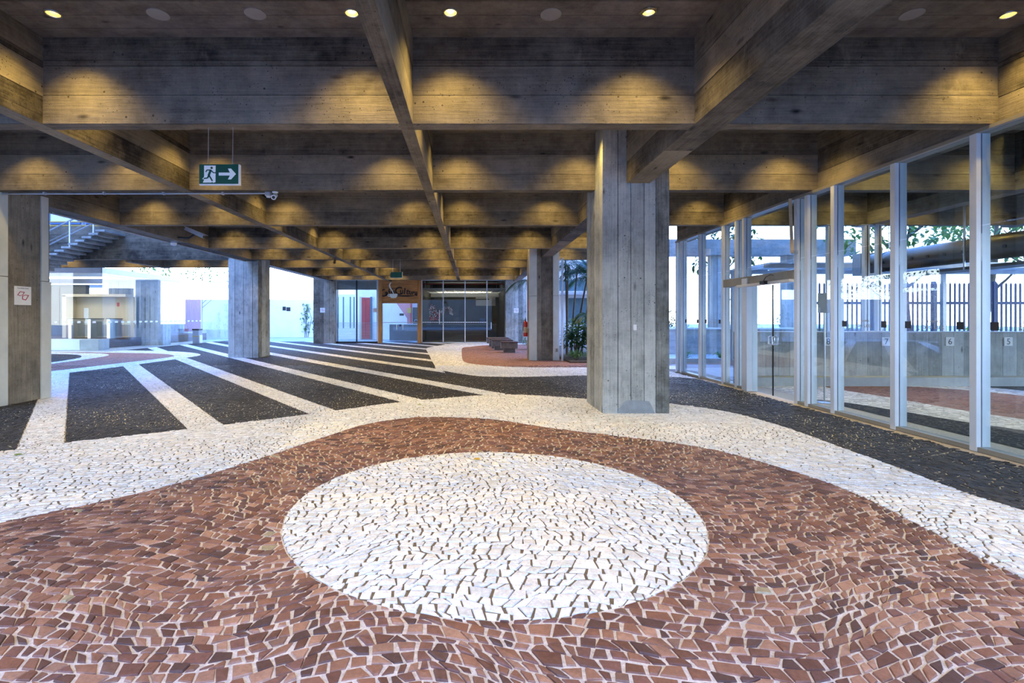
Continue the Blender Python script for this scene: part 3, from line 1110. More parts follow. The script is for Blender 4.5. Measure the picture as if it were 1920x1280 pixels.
names_b1 = ['lit recessed downlight in the far left coffer above the exit sign', 'lit recessed downlight beside the left face of the middle long beam',
            'lit recessed downlight just past the middle long beam in the centre coffer', 'lit downlight with a broken ragged rim in the centre coffer',
            'lit recessed downlight in the right coffer above the glass front']
front = [downlight(x, y, nm, 'downlights in the front coffers') for (x, y), nm in zip(DOWN_B1, names_b1)]
mb = MB()
for k in range(11):
    a, b = math.radians(170 + k * 15), math.radians(186 + k * 15)
    r0, r1 = 0.058, 0.078 + 0.022 * random.random()
    mb.hexa([(r * math.cos(t), r * math.sin(t), z) for z in (-0.016, -0.010) for r, t in ((r0, a), (r1, a), (r1, b), (r0, b))])
mb.build('torn_rim', 'reflector', front[3])['label'] = 'torn hanging edge of the broken lamp rim'
bays = [(-7.2, -5.6), (-4.2, -1.3), (-0.2, 1.75), (3.35, 5.15), (6.7, 8.4), (10.0, 11.6)]
bay_words = ['beside the edge beam', 'between left and middle long beams', 'between middle and wide long beams', 'between wide beam and glass front', 'just inside the glass front', 'above the air duct']
beam_words = ['rearmost', 'overhead', 'first', 'second', 'third', 'fourth', 'fifth', 'sixth', 'seventh', 'last']
for i, y in enumerate(BEAM_Y):
    rows = [] if i in (0, 2) else [y - 0.47]
    if 3 <= i <= 8:
        rows.append(BEAM_Y[i - 1] + BT + 0.42)
    for j, yy in enumerate(rows):
        for k, (xa, xb) in enumerate(bays):
            if (y > 12.5 and k >= 4) or (y > 18.8 and k == 3) or (i < 2 and k == 5):
                continue
            for q, x in enumerate((xa, xb)):
                if j == 1 and (k not in (1, 2) or q == 1):
                    continue
                side = '' if j else ('left lamp ' if q == 0 else 'right lamp ')
                where = 'before the %s cross beam' % beam_words[i] if j == 0 else 'behind the %s cross beam' % beam_words[i - 1]
                downlight(x, yy, 'hidden downlight %s, %s%s' % (where, side, bay_words[k]), 'downlights hidden in the coffers')
for x, nm in zip((-19.5, -17.0, -14.2, -11.8, -9.9), ('deep over the lobby', 'over the lobby corner', 'over the side mosaic leaf', 'over the stripe ends', 'beside the blue column')):
    downlight(x, 21.1, 'hidden downlight behind the stairwell parapet, ' + nm, 'downlights hidden in the coffers')

disc_names = ['round grey ceiling speaker nearer the exit sign', 'round grey ceiling speaker nearer the middle long beam', 'round grey ceiling speaker in the centre coffer',
              'round grey ceiling speaker in the right coffer']
for (x, y), nm in zip(DISCS, disc_names):
    r = empty('ceiling_speaker', nm, 'speaker', 'ceiling speakers')
    mb = MB()
    mb.lathe([(0.095, 0.002), (0.105, 0.0), (0.105, -0.007), (0.094, -0.009)], (x, y, ZS), 32)
    mb.build('rim', 'speaker_grey', r, True)
    mb = MB()
    mb.lathe([(0.094, -0.008), (0.05, -0.0095), (0.0, -0.010)], (x, y, ZS), 32)
    mb.build('grille', 'speaker_grey', r, True)
    finish(r)

# ================================================================== GLASS FRONT (right)
front = empty('window_1', 'tall aluminium and glass front along the right side of the hall', 'window', kind='structure')
GX = 5.65
MULL = [14.09, 13.80, 12.67, 11.50, 10.92, 10.62, 8.89, 8.61, 7.98, 6.83, 5.73, 4.58, 3.43, 2.28, 1.13, -0.02, -1.2]
ZT = 3.56
def mullion_mesh():
    mb = MB()
    mb.box(0, 0.052, -0.04, 0.04, 0, ZT, 0)
    mb.box(0.052, 0.066, -0.028, 0.028, 0, ZT, 1)
    mb.box(0.066, 0.158, -0.04, 0.04, 0, ZT, 0)
    return mb
base_m = mullion_mesh().build('mullion', ['aluminium', 'gasket'], front)
for i, y in enumerate(MULL):
    o = base_m if i == 0 else base_m.copy()
    if i:
        COL.objects.link(o)
        o.parent = front
    o.location = (GX, y + 0.04, 0)
for a, b in zip(MULL, MULL[1:]):
    if abs(a - 10.62) < 0.01:
        continue
    y0, y1 = b + 0.08, a
    for z0, z1 in ((0.05, 2.525), (2.535, ZT)):
        box_part('pane', (GX + 0.054, GX + 0.064, y0, y1, z0, z1), 'glass_front', front)
    box_part('sill', (GX + 0.01, GX + 0.14, y0, y1, 0.0, 0.05), 'aluminium_dark', front)
box_part('head_rail', (GX - 0.005, GX + 0.17, -3, 14.2, ZT, ZB - 0.008), 'aluminium_dark', front)
for z0, z1 in ((2.34, 2.525), (2.535, ZT)):
    box_part('pane', (GX + 0.054, GX + 0.064, 8.98, 10.62, z0, z1), 'glass_front', front)
# wide post beside the door
box_part('door_post', (GX - 0.06, GX + 0.16, 10.40, 10.60, 0, 2.30), 'aluminium', front, 0.004)
# glass mark squares and lettering on the panes
def marks(y0, y1):
    ya = y1 - (y1 - y0) * 0.16
    for yy in (y1 - (y1 - y0) * 0.14, y0 + (y1 - y0) * 0.16):
        box_part('warning_square', (GX + 0.050, GX + 0.0535, yy - 0.045, yy + 0.045, 1.36, 1.45), 'black_plastic', front)
    text_part('glass_lettering', 'São Luiz', 0.085, (GX + 0.0515, (y0 + y1) / 2, 1.385), (0, -1, 0), (0, 0, 1), 'grey_paint', front, 0.001)
    text_part('glass_lettering', 'encontro', 0.055, (GX + 0.0515, (y0 + y1) / 2, 1.455), (0, -1, 0), (0, 0, 1), 'grey_paint', front, 0.001)
for y0, y1 in ((6.91, 7.98), (5.81, 6.83), (4.66, 5.73), (11.6, 12.6), (12.75, 13.75)):
    marks(y0, y1)
finish(front)

door = empty('door_1', 'glazed double swing door with brown header in the tall glass front', 'door', kind='structure')
box_part('header', (GX - 0.02, GX + 0.16, 8.97, 11.45, 2.17, 2.335), 'aluminium_dark', door, 0.006)
box_part('header_rail', (GX - 0.09, GX + 0.02, 8.97, 10.75, 2.125, 2.175), 'white_paint', door, 0.004)
for y0, y1 in ((8.98, 9.68), (9.70, 10.40)):
    p = box_part('door_leaf', (GX + 0.05, GX + 0.062, y0, y1, 0.02, 2.12), 'glass_front', door)
    yc = 9.63 if y1 < 9.69 else 9.75
    mb = MB()
    for s in (-1, 1):
        xx = GX + 0.056 + s * 0.05
        mb.tube([(GX + 0.056 + s * 0.008, yc, 0.98), (xx, yc, 0.99), (xx, yc, 1.13), (GX + 0.056 + s * 0.008, yc, 1.14)], 0.014, 8)
    mb.build('door_handle', 'steel', p, True)
for yc in (9.63, 9.75):
    box_part('door_edge', (GX + 0.046, GX + 0.066, yc + (0.05 if yc < 9.7 else -0.062), yc + (0.062 if yc < 9.7 else -0.05), 0.02, 2.12), 'gasket', door)
mb = MB()
mb.box(GX - 0.16, GX - 0.09, 9.62, 9.76, 2.13, 2.19)
mb.tube([(GX - 0.12, 9.7, 2.19), (GX - 0.10, 9.66, 2.26), (GX - 0.06, 9.58, 2.30), (GX - 0.02, 9.54, 2.28)], 0.006, 6)
mb.build('door_sensor', 'black_plastic', door)
finish(door)

pole = empty('leaning_batten', 'pale wooden batten leaning against the top of the glass front', 'batten')
MB().bar((GX - 0.06, 8.985, ZT + 0.02), (GX - 0.10, 8.86, 2.62), 0.045, 0.03).build('batten', 'pole_wood', pole)
box_part('batten_clip', (GX - 0.09, GX - 0.0, 8.84, 8.90, 2.60, 2.66), 'steel', pole)
finish(pole)

# ------------------------------------------------------------------ room behind the glass
mb = MB()
mb.box(6.0, 20.0, 11.52, 11.74, -0.02, 1.16, 0, 0.4)
mb.strips((6.0, 11.5, 0), (0, 0, 1), 1.18, (1, 0, 0), 14.0, (0, -1, 0), [random.uniform(0.8, 1.2) for _ in range(50)], 0.006, (-0.003, 0.003))
wall_num = mb.build('wall_inner', 'concrete_pale')
tag(wall_num, 'low board-marked concrete wall with numbered plates behind the glass front', 'wall', kind='structure')
box_part('coping', (5.98, 20.0, 11.46, 11.78, 1.16, 1.185), 'kerb', wall_num, 0.004)
box_part('kerb', (6.0, 20.0, 11.18, 11.5, -0.02, 0.19), 'kerb', wall_num, 0.01)
for x, n, w in ((8.0, '8', 'eight'), (9.3, '7', 'seven'), (10.73, '6', 'six'), (12.04, '5', 'five')):
    s = empty('number_plate', 'white plate with the number %s on the low concrete wall' % w, 'sign', 'number plates on the low wall')
    pt = box_part('plate', (x - 0.095, x + 0.095, 11.478, 11.496, 0.865, 1.055), 'white_paint', s, 0.003)
    text_part('digit', n, 0.19, (x, 11.476, 0.955), (1, 0, 0), (0, 0, 1), 'black_plastic', pt, 0.001)
    finish(s)
duct = empty('air_duct', 'fat dark round air duct with a row of small nozzles under the ceiling', 'duct')
mb = MB()
mb.tube([(10.6, 13.6 - 1.06 * k, 2.92) for k in range(12)], 0.25, 28)
dt = mb.build('duct_tube', 'duct', duct, True)
for k in range(22):
    y = 13.3 - k * 0.42
    a = math.radians(188)
    p = Vector((10.6 + 0.25 * math.cos(a), y, 2.92 + 0.25 * math.sin(a)))
    d = Vector((math.cos(a), 0, math.sin(a)))
    MB().tube([p - d * 0.02, p + d * 0.018], 0.038, 12).build('nozzle', 'black_plastic', dt)
for k in range(5):
    y = 13.0 - k * 2.2
    MB().tube([(10.6, y, 3.15), (10.6, y, ZS)], 0.008, 6).build('hanger', 'steel', duct)
    MB().tube([(10.6 + 0.256 * math.cos(t * math.pi / 12), y, 2.92 + 0.256 * math.sin(t * math.pi / 12)) for t in range(25)], 0.008, 5).build('band', 'galvanised', duct)
mb = MB()
mb.box(10.3, 10.9, 13.55, 13.85, 2.62, 3.2)
mb.build('end_box', 'galvanised', duct)
finish(duct)
dark_strip = empty('duct_strip', 'dark flat strip under the round air duct', 'dark_strip')  # flat black strip hung below the duct
box_part('dark_strip', (10.32, 10.88, 2.0, 13.4, 2.50, 2.56), 'black_plastic', dark_strip)
for k in range(5):
    MB().box(10.30, 10.33, 12.9 - k * 2.2, 12.93 - k * 2.2, 2.50, ZS).build('hanger', 'steel', dark_strip)
finish(dark_strip)
for i, (x, w, nm) in enumerate(((8.10, 0.09, 'slim aluminium post standing on the numbered wall near plate 8'), (8.94, 0.12, 'aluminium post on the numbered wall between plates 8 and 7'),
                                (9.22, 0.10, 'aluminium post on the numbered wall just beside plate 7'))):
    p = empty('post', nm, 'post', 'posts on the low wall', 'structure')
    box_part('post_tube', (x - w / 2, x + w / 2, 11.56, 11.66, 1.185, 3.58), 'aluminium', p, 0.004)
    box_part('post_groove', (x - 0.008, x + 0.008, 11.553, 11.562, 1.2, 3.58), 'gasket', p)
    box_part('base_plate', (x - w, x + w, 11.53, 11.70, 1.185, 1.2), 'galvanised', p)
    box_part('head_plate', (x - w, x + w, 11.55, 11.82, 3.58, ZB - 0.006), 'galvanised', p)
    finish(p)
bd = empty('notice_board', 'blank grey notice board on a thin stand behind the glass', 'board')
box_part('board', (6.10, 6.36, 9.0, 9.025, 1.58, 1.93), 'grey_paint', bd, 0.004)
MB().tube([(6.23, 9.035, 0.02), (6.23, 9.035, 1.75)], 0.014, 8).build('stand', 'steel', bd)
mb = MB()
mb.lathe([(0.0, 0.022), (0.03, 0.02), (0.14, 0.006), (0.14, -0.004), (0.0, -0.004)], (6.23, 9.035, 0.0), 20)
mb.build('foot', 'steel', bd, True)
finish(bd)

tag(MB().box(-19.4, -19.0, 2.0, 19.38, -0.1, 12.5).build('wall_light_block', 'concrete_column'), 'added unseen wall that blocks low sky light from the stairwell', 'wall', kind='structure')  # wall added out of view to keep low sky light off the stairwell

# unseen wall added behind the viewer to block sky glare in the glass
st = MB()
st.box(-40, 40, -22.4, -22.0, -0.1, 5.2)
tag(st.build('wall_sky_block', 'concrete_column'), 'added unseen concrete wall behind the viewer that blocks sky glare', 'wall', kind='structure')

# ================================================================== PLANTS
def leaf_blade(mb, base, d, ln, wd, droop=0.3, m=0, seg=3, fold=0.12):
    """One leaf: a curved folded blade."""
    d = Vector(d).normalized()
    s = d.cross(Vector((0, 0, 1)))
    s = s.normalized() if s.length > 1e-3 else Vector((1, 0, 0))
    u = s.cross(d)
    rows = []
    for i in range(seg + 1):
        t = i / seg
        c = Vector(base) + d * ln * t + Vector((0, 0, -droop * ln * t * t))
        w = wd * math.sin(math.pi * min(1, 0.12 + 0.88 * t)) ** 0.8 * 0.5 if i < seg else 0.002
        rows.append((c - s * w + u * fold * w, c, c + s * w + u * fold * w))
    for a, b in zip(rows, rows[1:]):
        mb.poly([a[0], a[1], b[1], b[0]], None, 0.5, m)
        mb.poly([a[1], a[2], b[2], b[1]], None, 0.5, m)

def shrub(name, c, rx, rz, n, ls, mat, label, cat='shrub', group=None, stems=4):
    r = empty(name, label, cat, group)
    mb = MB()
    for _ in range(n):
        a, b = random.uniform(0, 2 * math.pi), math.acos(random.uniform(-0.4, 1))
        k = random.uniform(0.45, 1.0)
        p = Vector((c[0] + rx * k * math.sin(b) * math.cos(a), c[1] + rx * k * math.sin(b) * math.sin(a), c[2] + rz * 0.5 + rz * 0.55 * k * math.cos(b)))
        if p.z < c[2] + 0.02:
            p.z = c[2] + random.uniform(0.03, 0.2)
        d = Vector((math.cos(a) * random.uniform(0.4, 1), math.sin(a) * random.uniform(0.4, 1), random.uniform(-0.3, 0.8)))
        leaf_blade(mb, p, d, ls * random.uniform(0.7, 1.3), ls * random.uniform(0.35, 0.6), random.uniform(0.1, 0.5), seg=2)
    o = mb.build('foliage', mat, r)
    mb = MB()
    for k in range(stems):
        a = 2 * math.pi * k / stems
        mb.tube([(c[0], c[1], c[2] - 0.05), (c[0] + rx * 0.35 * math.cos(a), c[1] + rx * 0.35 * math.sin(a), c[2] + rz * 0.45),
                 (c[0] + rx * 0.6 * math.cos(a), c[1] + rx * 0.6 * math.sin(a), c[2] + rz * 0.8)], [0.02, 0.014, 0.006], 6)
    mb.build('stems', 'trunk', r)
    finish(r)
    return r

def frond(mb, base, a, ln, rise, n=16, leaflet=0.34):
    """Feather palm leaf: arching rib with leaflets on both sides."""
    pts = []
    for i in range(n + 1):
        t = i / n
        pts.append(Vector(base) + Vector((math.cos(a) * ln * t * (1 - 0.18 * t), math.sin(a) * ln * t * (1 - 0.18 * t), rise * t - (rise + 0.55 * ln) * t * t * 0.8)))
    mb.tube(pts, [0.012 * (1 - 0.8 * i / n) + 0.002 for i in range(n + 1)], 5)
    for i in range(2, n):
        d = (pts[i + 1] - pts[i - 1]).normalized()
        s = d.cross(Vector((0, 0, 1))).normalized()
        ll = leaflet * math.sin(math.pi * (0.15 + 0.8 * i / n)) ** 0.7
        for q in (-1, 1):
            leaf_blade(mb, pts[i], (s * q + d * 0.75 + Vector((0, 0, -0.15))), ll, 0.035, 0.45, seg=2)

def palm(label, stems, fr=7, ln=1.25, group='palms in the planted court'):
    r = empty('palm', label, 'palm', group)
    for (x0, y0, x1, y1, h) in stems:
        mb = MB()
        k = 7
        pts = [(x0 + (x1 - x0) * (i / k) ** 1.4, y0 + (y1 - y0) * i / k, -0.05 + (h + 0.05) * i / k) for i in range(k + 1)]
        mb.tube(pts, [0.045 - 0.018 * i / k for i in range(k + 1)], 8)
        mb.build('stem', 'trunk', r, True)
        mb = MB()
        a0 = random.uniform(0, 6)
        for j in range(fr):
            frond(mb, pts[-1], a0 + j * 2 * math.pi / fr + random.uniform(-0.3, 0.3), ln * random.uniform(0.8, 1.15), random.uniform(0.15, 0.9))
        mb.build('fronds', 'leaf_dark', r)
    finish(r)

def grass_plant(name, c, n, ln, mat, label, group=None):
    r = empty(name, label, 'plant', group)
    mb = MB()
    for _ in range(n):
        a = random.uniform(0, 6.28)
        leaf_blade(mb, (c[0] + random.gauss(0, 0.03), c[1] + random.gauss(0, 0.03), c[2]), (math.cos(a), math.sin(a), random.uniform(0.8, 2.2)), ln * random.uniform(0.7, 1.2), 0.035, 0.65, seg=4)
    mb.build('blades', mat, r)
    finish(r)

def tree(label, x, y, h, crown, lean=(0, 0), mat='leaf_mid', group='trees beyond the fence', tr=0.14, n=900, ls=0.28):
    r = empty('tree', label, 'tree', group)
    mb = MB()
    top = Vector((x + lean[0], y + lean[1], h))
    mb.tube([(x, y, -0.1), (x + lean[0] * 0.3, y + lean[1] * 0.3, h * 0.35), (x + lean[0] * 0.7, y, h * 0.7), top], [tr * 1.25, tr, tr * 0.75, tr * 0.4], 10)
    mb.build('trunk', 'trunk', r, True)
    mb = MB()
    for k in range(6):
        a = k * 1.05
        b = Vector((x + lean[0] * 0.5, y, h * (0.48 + 0.07 * k)))
        mb.tube([b, b + Vector((math.cos(a) * 0.6, math.sin(a) * 0.6, 0.5)), b + Vector((math.cos(a) * 1.3, math.sin(a) * 1.3, 1.2))], [tr * 0.4, tr * 0.28, tr * 0.1], 6)
    mb.build('branches', 'trunk', r, True)
    mb = MB()
    for _ in range(n):
        a, b, k = random.uniform(0, 6.28), math.acos(random.uniform(-1, 1)), random.uniform(0.3, 1) ** 0.6
        p = top + Vector((crown[0] * k * math.sin(b) * math.cos(a), crown[0] * k * math.sin(b) * math.sin(a), crown[1] * k * math.cos(b)))
        leaf_blade(mb, p, (random.gauss(0, 1), random.gauss(0, 1), random.gauss(-0.2, 0.6)), ls * random.uniform(0.7, 1.3), ls * 0.5, 0.2, seg=2)
    mb.build('foliage', mat, r)
    finish(r)

# ------------------------------------------------------------------ fence and trees behind the numbered wall
fence = empty('fence', 'dark blue upright bar fence beyond the numbered low wall', 'fence', kind='structure')
FY = 17.0
bar0 = MB().box(-0.022, 0.022, -0.018, 0.018, 0.35, 2.62).poly([(-0.022, 0, 2.62), (0.022, 0, 2.62), (0, 0, 2.70)]).build('bar', 'fence_blue', fence)
for k in range(64):
    o = bar0 if k == 0 else bar0.copy()
    if k:
        COL.objects.link(o)
        o.parent = fence
    o.location = (11.4 + k * 0.155, FY, 0)
for z in (0.5, 1.98):
    box_part('rail', (11.3, 21.4, FY - 0.025, FY + 0.025, z - 0.045, z + 0.045), 'fence_blue', fence)
for k in range(6):
    box_part('fence_post', (11.3 + k * 2.0, 11.38 + k * 2.0, FY - 0.05, FY + 0.05, -0.05, 2.7), 'fence_blue', fence)
finish(fence)
tree('leaning street tree with a forked grey trunk behind the bar fence', 15.9, 18.6, 5.2, (2.3, 1.9), (-0.35, 0.2))
tree('street tree with a curved trunk at the far right behind the bar fence', 18.8, 18.9, 5.0, (2.4, 1.9), (0.7, 0.1))
tree('full green tree filling the gap above the round air duct', 22.5, 20.5, 5.5, (3.2, 2.2), (0.2, 0.0), 'leaf_mid', tr=0.18)
tree('thin young tree beside the white garden columns', 12.2, 24.6, 4.6, (1.7, 1.7), (0.1, 0), 'leaf_dark', tr=0.08, n=700)
for k, x in enumerate((12.2, 13.5, 14.8, 16.1, 17.4, 18.7, 20.0)):
    shrub('hedge_shrub', (x, 17.9 + 0.2 * (k % 2), 0.0), 0.75, 1.15, 260, 0.16, 'leaf_lime',
          ['lime shrub behind the left end of the bar fence', 'lime shrub second along behind the bar fence', 'lime shrub third along behind the bar fence', 'lime shrub at the foot of the leaning street tree',
           'lime shrub between the two street trees', 'lime shrub at the foot of the curved street tree', 'lime shrub at the far right end of the bar fence'][k], 'shrub', 'lime shrubs behind the fence')
# canopy of a shelter seen between duct and fence
sh = empty('shelter', 'light metal shelter roof over the path beyond the numbered wall', 'shelter', kind='structure')
for k in range(22):
    box_part('roof_slat', (8.4 + k * 0.62, 8.92 + k * 0.62, 14.4, 16.6, 3.02, 3.05), 'aluminium', sh)
for y in (14.45, 16.5):
    box_part('roof_beam', (8.3, 22.2, y, y + 0.1, 2.90, 3.02), 'galvanised', sh)
for x in (8.4, 15.2, 22.0):
    box_part('shelter_post', (x, x + 0.1, 16.5, 16.6, -0.05, 2.9), 'galvanised', sh)
finish(sh)

# ------------------------------------------------------------------ planted court on the right
bed = MB()
bed.box(3.25, 5.6, 16.9, 26.5, -0.05, 0.05)
tag(bed.build('planting_bed', 'soil'), 'dark soil planting bed under the palms', 'soil', kind='structure')
palm('clump palm with several thin dark stems beside the clad column', [(3.70, 19.9, 3.75, 19.9, 3.5), (3.78, 20.2, 3.70, 20.2, 3.9), (3.9, 20.0, 4.15, 20.1, 3.3)], ln=1.1)
palm('palm with leaning stems half hidden by the near column', [(4.15, 20.3, 4.70, 20.4, 3.5), (4.30, 20.0, 4.95, 20.2, 3.7), (4.2, 20.7, 4.7, 20.9, 3.0)], ln=1.1)
palm('low young palm with drooping fronds among the shrubs', [(4.25, 18.7, 4.3, 18.7, 1.55)], 8, 0.85)
palm('palm whose frond reaches out past the clad column', [(2.9, 22.6, 2.6, 22.8, 3.1)], 7, 1.2)
for k, (x, y, rx, rz, mt, nm) in enumerate(((3.75, 18.5, 0.55, 1.1, 'leaf_dark', 'dark broad-leaved shrub under the thin palm stems'), (4.45, 18.4, 0.65, 1.35, 'leaf_dark', 'tall dark broad-leaved shrub next to the near column'),
                                 (4.1, 19.6, 0.7, 1.5, 'leaf_mid', 'lighter green shrub behind the broad-leaved ones'), (4.9, 19.4, 0.7, 1.5, 'leaf_dark', 'dark shrub at the back of the planted court'),
                                 (3.6, 17.55, 0.35, 0.35, 'leaf_mid', 'low pale green cover plant at the front of the bed'), (4.25, 17.45, 0.4, 0.38, 'leaf_mid', 'low pale cover plant next to the near column'),
                                 (2.75, 24.0, 0.45, 0.65, 'leaf_mid', 'small bright bush beside the concrete benches'))):
    shrub('shrub', (x, y, 0.04 if x > 3.2 else 0.0), rx, rz, int(420 * rx / 0.55), 0.17 if rz > 0.8 else 0.10, mt, nm, 'shrub', 'shrubs in the planted court')
wc = MB()
wc.box(3.3, 6.6, 26.5, 26.8, -0.05, 5.2)
wc.strips((3.3, 26.5, 0), (1, 0, 0), 3.3, (0, 0, 1), 5.2, (0, -1, 0), [1] * 14)
wco = wc.build('wall_court', 'white_wall')
tag(wco, 'daylit pale concrete wall behind the palms', 'wall', kind='structure')
box_part('strip_window', (3.7, 6.4, 26.46, 26.5, 2.88, 3.43), 'teal_frame', wco)
box_part('strip_window', (5.0, 6.2, 26.46, 26.5, 1.2, 2.5), 'teal_frame', wco)
box_part('canopy_ledge', (3.5, 6.6, 25.9, 26.5, 2.66, 2.78), 'kerb', wco)
tag(MB().box(3.2, 6.6, 31.0, 31.2, -0.05, 4.6).build('wall_court_end', 'white_wall'), 'white wall at the far end of the planted court', 'wall', kind='structure')
MB().box(3.10, 3.16, 17.62, 17.68, 0, 3.55).build('slim_post', 'aluminium')
tag(bpy.data.objects['slim_post'], 'slim white metal post between the clad column and the palms', 'post', kind='structure')

# garden seen past the far end of the glass front
lw_ = MB()
lw_.box(6.6, 16.5, 20.5, 20.75, -0.05, 1.03)
lw_.strips((6.6, 20.5, 0), (1, 0, 0), 9.9, (0, 0, 1), 1.03, (0, -1, 0), [1, 1, 1])
lwo = lw_.build('wall_garden', 'concrete_pale')
tag(lwo, 'low concrete garden wall seen past the end of the glass front', 'wall', kind='structure')
box_part('coping', (6.55, 16.5, 20.42, 20.8, 1.03, 1.09), 'white_paint', lwo)
gb = MB().box(6.3, 12.0, 17.2, 20.5, -0.05, 0.03).build('gravel_bed', 'kerb')
tag(gb, 'pale gravel bed in front of the low garden wall', 'gravel', kind='structure')
kb = MB().box(6.2, 12.0, 17.0, 17.2, -0.05, 0.14).build('curb', 'kerb')
tag(kb, 'low concrete kerb along the gravel bed', 'kerb', kind='structure')
for k, (x, y) in enumerate(((7.75, 18.5), (9.05, 18.6), (9.75, 18.4), (10.5, 18.7))):
    grass_plant('strap_leaf_plant', (x, y, 0.02), 30, 0.75, 'leaf_mid', ['strap-leaved plant on the gravel beside the near column', 'strap-leaved plant on the gravel seen through the first pane',
                'arching strap-leaved plant on the gravel seen through the second pane', 'strap-leaved plant on the gravel next to the glass door'][k], 'strap-leaved plants on the gravel')
for k, (x0, x1) in enumerate(((10.1, 10.65), (7.0, 7.4), (13.2, 13.8))):
    mb = MB()
    boards_col(mb, x0, x1, 21.4, 21.9, -0.05, 4.1, 3, 3)
    tag(mb.build('column', 'concrete_pale'), ['bright concrete garden column seen through the second glass pane', 'bright concrete garden column hidden beside the near column',
        'bright concrete garden column behind the glass door'][k], 'column', kind='structure')
mb = MB()
mb.box(5.2, 16.0, 21.3, 21.95, 4.1, 4.75)
mb.strips((5.2, 21.3, 4.1), (1, 0, 0), 10.8, (0, 0, 1), 0.65, (0, -1, 0), [1, 1])
tag(mb.build('lintel_beam', 'concrete_pale'), 'daylit concrete beam carried by the garden columns', 'beam', kind='structure')
for k, (x, y, rx, rz) in enumerate(((8.3, 22.6, 0.6, 1.9), (8.9, 22.6, 0.8, 1.8), (12.0, 22.6, 0.8, 1.7), (14.2, 22.8, 0.9, 2.0))):
    shrub('garden_shrub', (x, y, 0.0), rx, rz, 360, 0.17, 'leaf_dark', ['dark shrub over the garden wall beside the near column', 'dark shrub behind the garden wall at the first panes',
          'dark shrub behind the garden wall at the glass door', 'dark shrub behind the garden wall further along'][k], 'shrub', 'shrubs behind the garden wall')

# ================================================================== LEFT: stairwell above the edge beam
stair = empty('open_stair', 'open concrete stair with steel railing in the blue-lit stairwell', 'stair')
SX, SZ, RUN, RISE = -13.17, 4.645, 0.245, 0.12
for k in range(14):
    x1, z1 = SX - k * RUN + 0.06, SZ - k * RISE
    box_part('tread', (x1 - 0.34, x1, 18.3, 19.42, z1 - 0.075, z1), 'concrete_column', stair, 0.006)
    if k:
        box_part('riser', (x1 - 0.02, x1 + 0.04 - 0.06, 18.4, 19.42, z1, z1 + RISE - 0.07), 'concrete_column', stair)
def on(px, off=0.0):
    return SZ - (SX - px) / RUN * RISE + off
for px in (-13.55, -14.40, -15.35, -16.2):
    MB().tube([(px, 18.35, on(px, -0.02)), (px, 18.35, on(px, 0.92))], 0.028, 8).build('rail_post', 'aluminium', stair, True)
for off, r in ((0.92, 0.03), (0.42, 0.024), (0.55, 0.008)):
    MB().tube([(-13.0, 18.35, on(-13.0, off)), (-16.6, 18.35, on(-16.6, off))], r, 8).build('handrail', 'galvanised', stair, True)
finish(stair)
up = MB()
up.box(-24.0, -8.4, 20.6, 20.9, 4.85, 12.0)
upw = up.build('wall_upper', 'concrete_pale')
tag(upw, 'upper storey wall with white blue-framed windows above the stair', 'wall', kind='structure')
for k in range(6):
    x = -13.0 - k * 1.35
    box_part('window_frame', (x - 1.22, x, 20.52, 20.6, 5.25, 6.5), 'blue_frame', upw)
    box_part('window_pane', (x - 1.14, x - 0.08, 20.49, 20.52, 5.33, 6.42), 'white_paint', upw)
rl = empty('terrace_rail', 'yellow-topped rail lines of the terrace above the stairwell', 'rail')
for z in (4.97, 5.12):
    MB().tube([(-23.9, 19.5, z + 0.02), (-12.2, 19.5, z + 0.02)], 0.02, 8).build('rail_tube', 'yellow_paint', rl, True)
for k in range(6):
    MB().tube([(-23.5 + k * 2.2, 19.5, 4.94), (-23.5 + k * 2.2, 19.5, 5.14)], 0.015, 6).build('rail_stub', 'galvanised', rl)
finish(rl)

# ================================================================== LEFT: glass pavilion
pav = empty('glass_pavilion', 'frameless glass lobby with a white flat roof on the left', 'pavilion', kind='structure')
PX, PY = -15.97, 22.15
box_part('roof', (-30.0, PX - 0.02, PY + 0.02, 34.0, 3.46, 3.66), 'white_paint', pav, 0.01)
box_part('fascia', (-30.0, PX, PY - 0.03, PY + 0.02, 3.43, 3.66), 'grey_paint', pav)
box_part('fascia', (PX - 0.02, PX + 0.03, PY - 0.03, 34.0, 3.43, 3.66), 'white_paint', pav)
for x0, x1 in ((-30.0, -26.5), (-26.49, -22.3), (-22.29, -17.4 - 0.42), (-17.81, PX)):
    box_part('pane', (x0, x1 - 0.006, PY, PY + 0.012, 0.02, 3.45), 'glass', pav)
for y0, y1 in ((PY + 0.012, 24.7), (24.7, 27.3), (27.3, 30.4), (30.4, 34.0)):
    box_part('pane', (PX - 0.012, PX, y0, y1 - 0.008, 0.02, 3.45), 'glass', pav)
box_part('floor_strip', (-30.0, PX + 0.02, PY - 0.02, PY + 0.10, -0.01, 0.02), 'white_paint', pav)
box_part('floor_plate', (-30.0, PX - 0.01, PY + 0.1, 34.0, -0.02, 0.015), 'kerb', pav)
box_part('platform', (-30.0, -17.6, 24.6, 34.0, 0.015, 0.46), 'bench_wood', pav)
for k in range(18):
    MB().box(-22.0 + k * 0.33, -21.86 + k * 0.33, PY - 0.004, PY - 0.001, 1.26, 1.34).build('glass_mark', 'white_paint', pav)
for k in range(20):
    MB().box(PX + 0.001, PX + 0.004, 22.5 + k * 0.42, 22.7 + k * 0.42, 1.26, 1.34).build('glass_mark', 'white_paint', pav)
finish(pav)
pl = empty('ceiling_light_panel', 'bright rectangular light panel under the white lobby roof', 'lamp')
box_part('panel_frame', (-23.0, -17.0, 24.0, 25.2, 3.41, 3.46), 'white_paint', pl)
box_part('panel_diffuser', (-22.9, -17.1, 24.1, 25.1, 3.40, 3.412), 'panel_light', pl)
finish(pl)
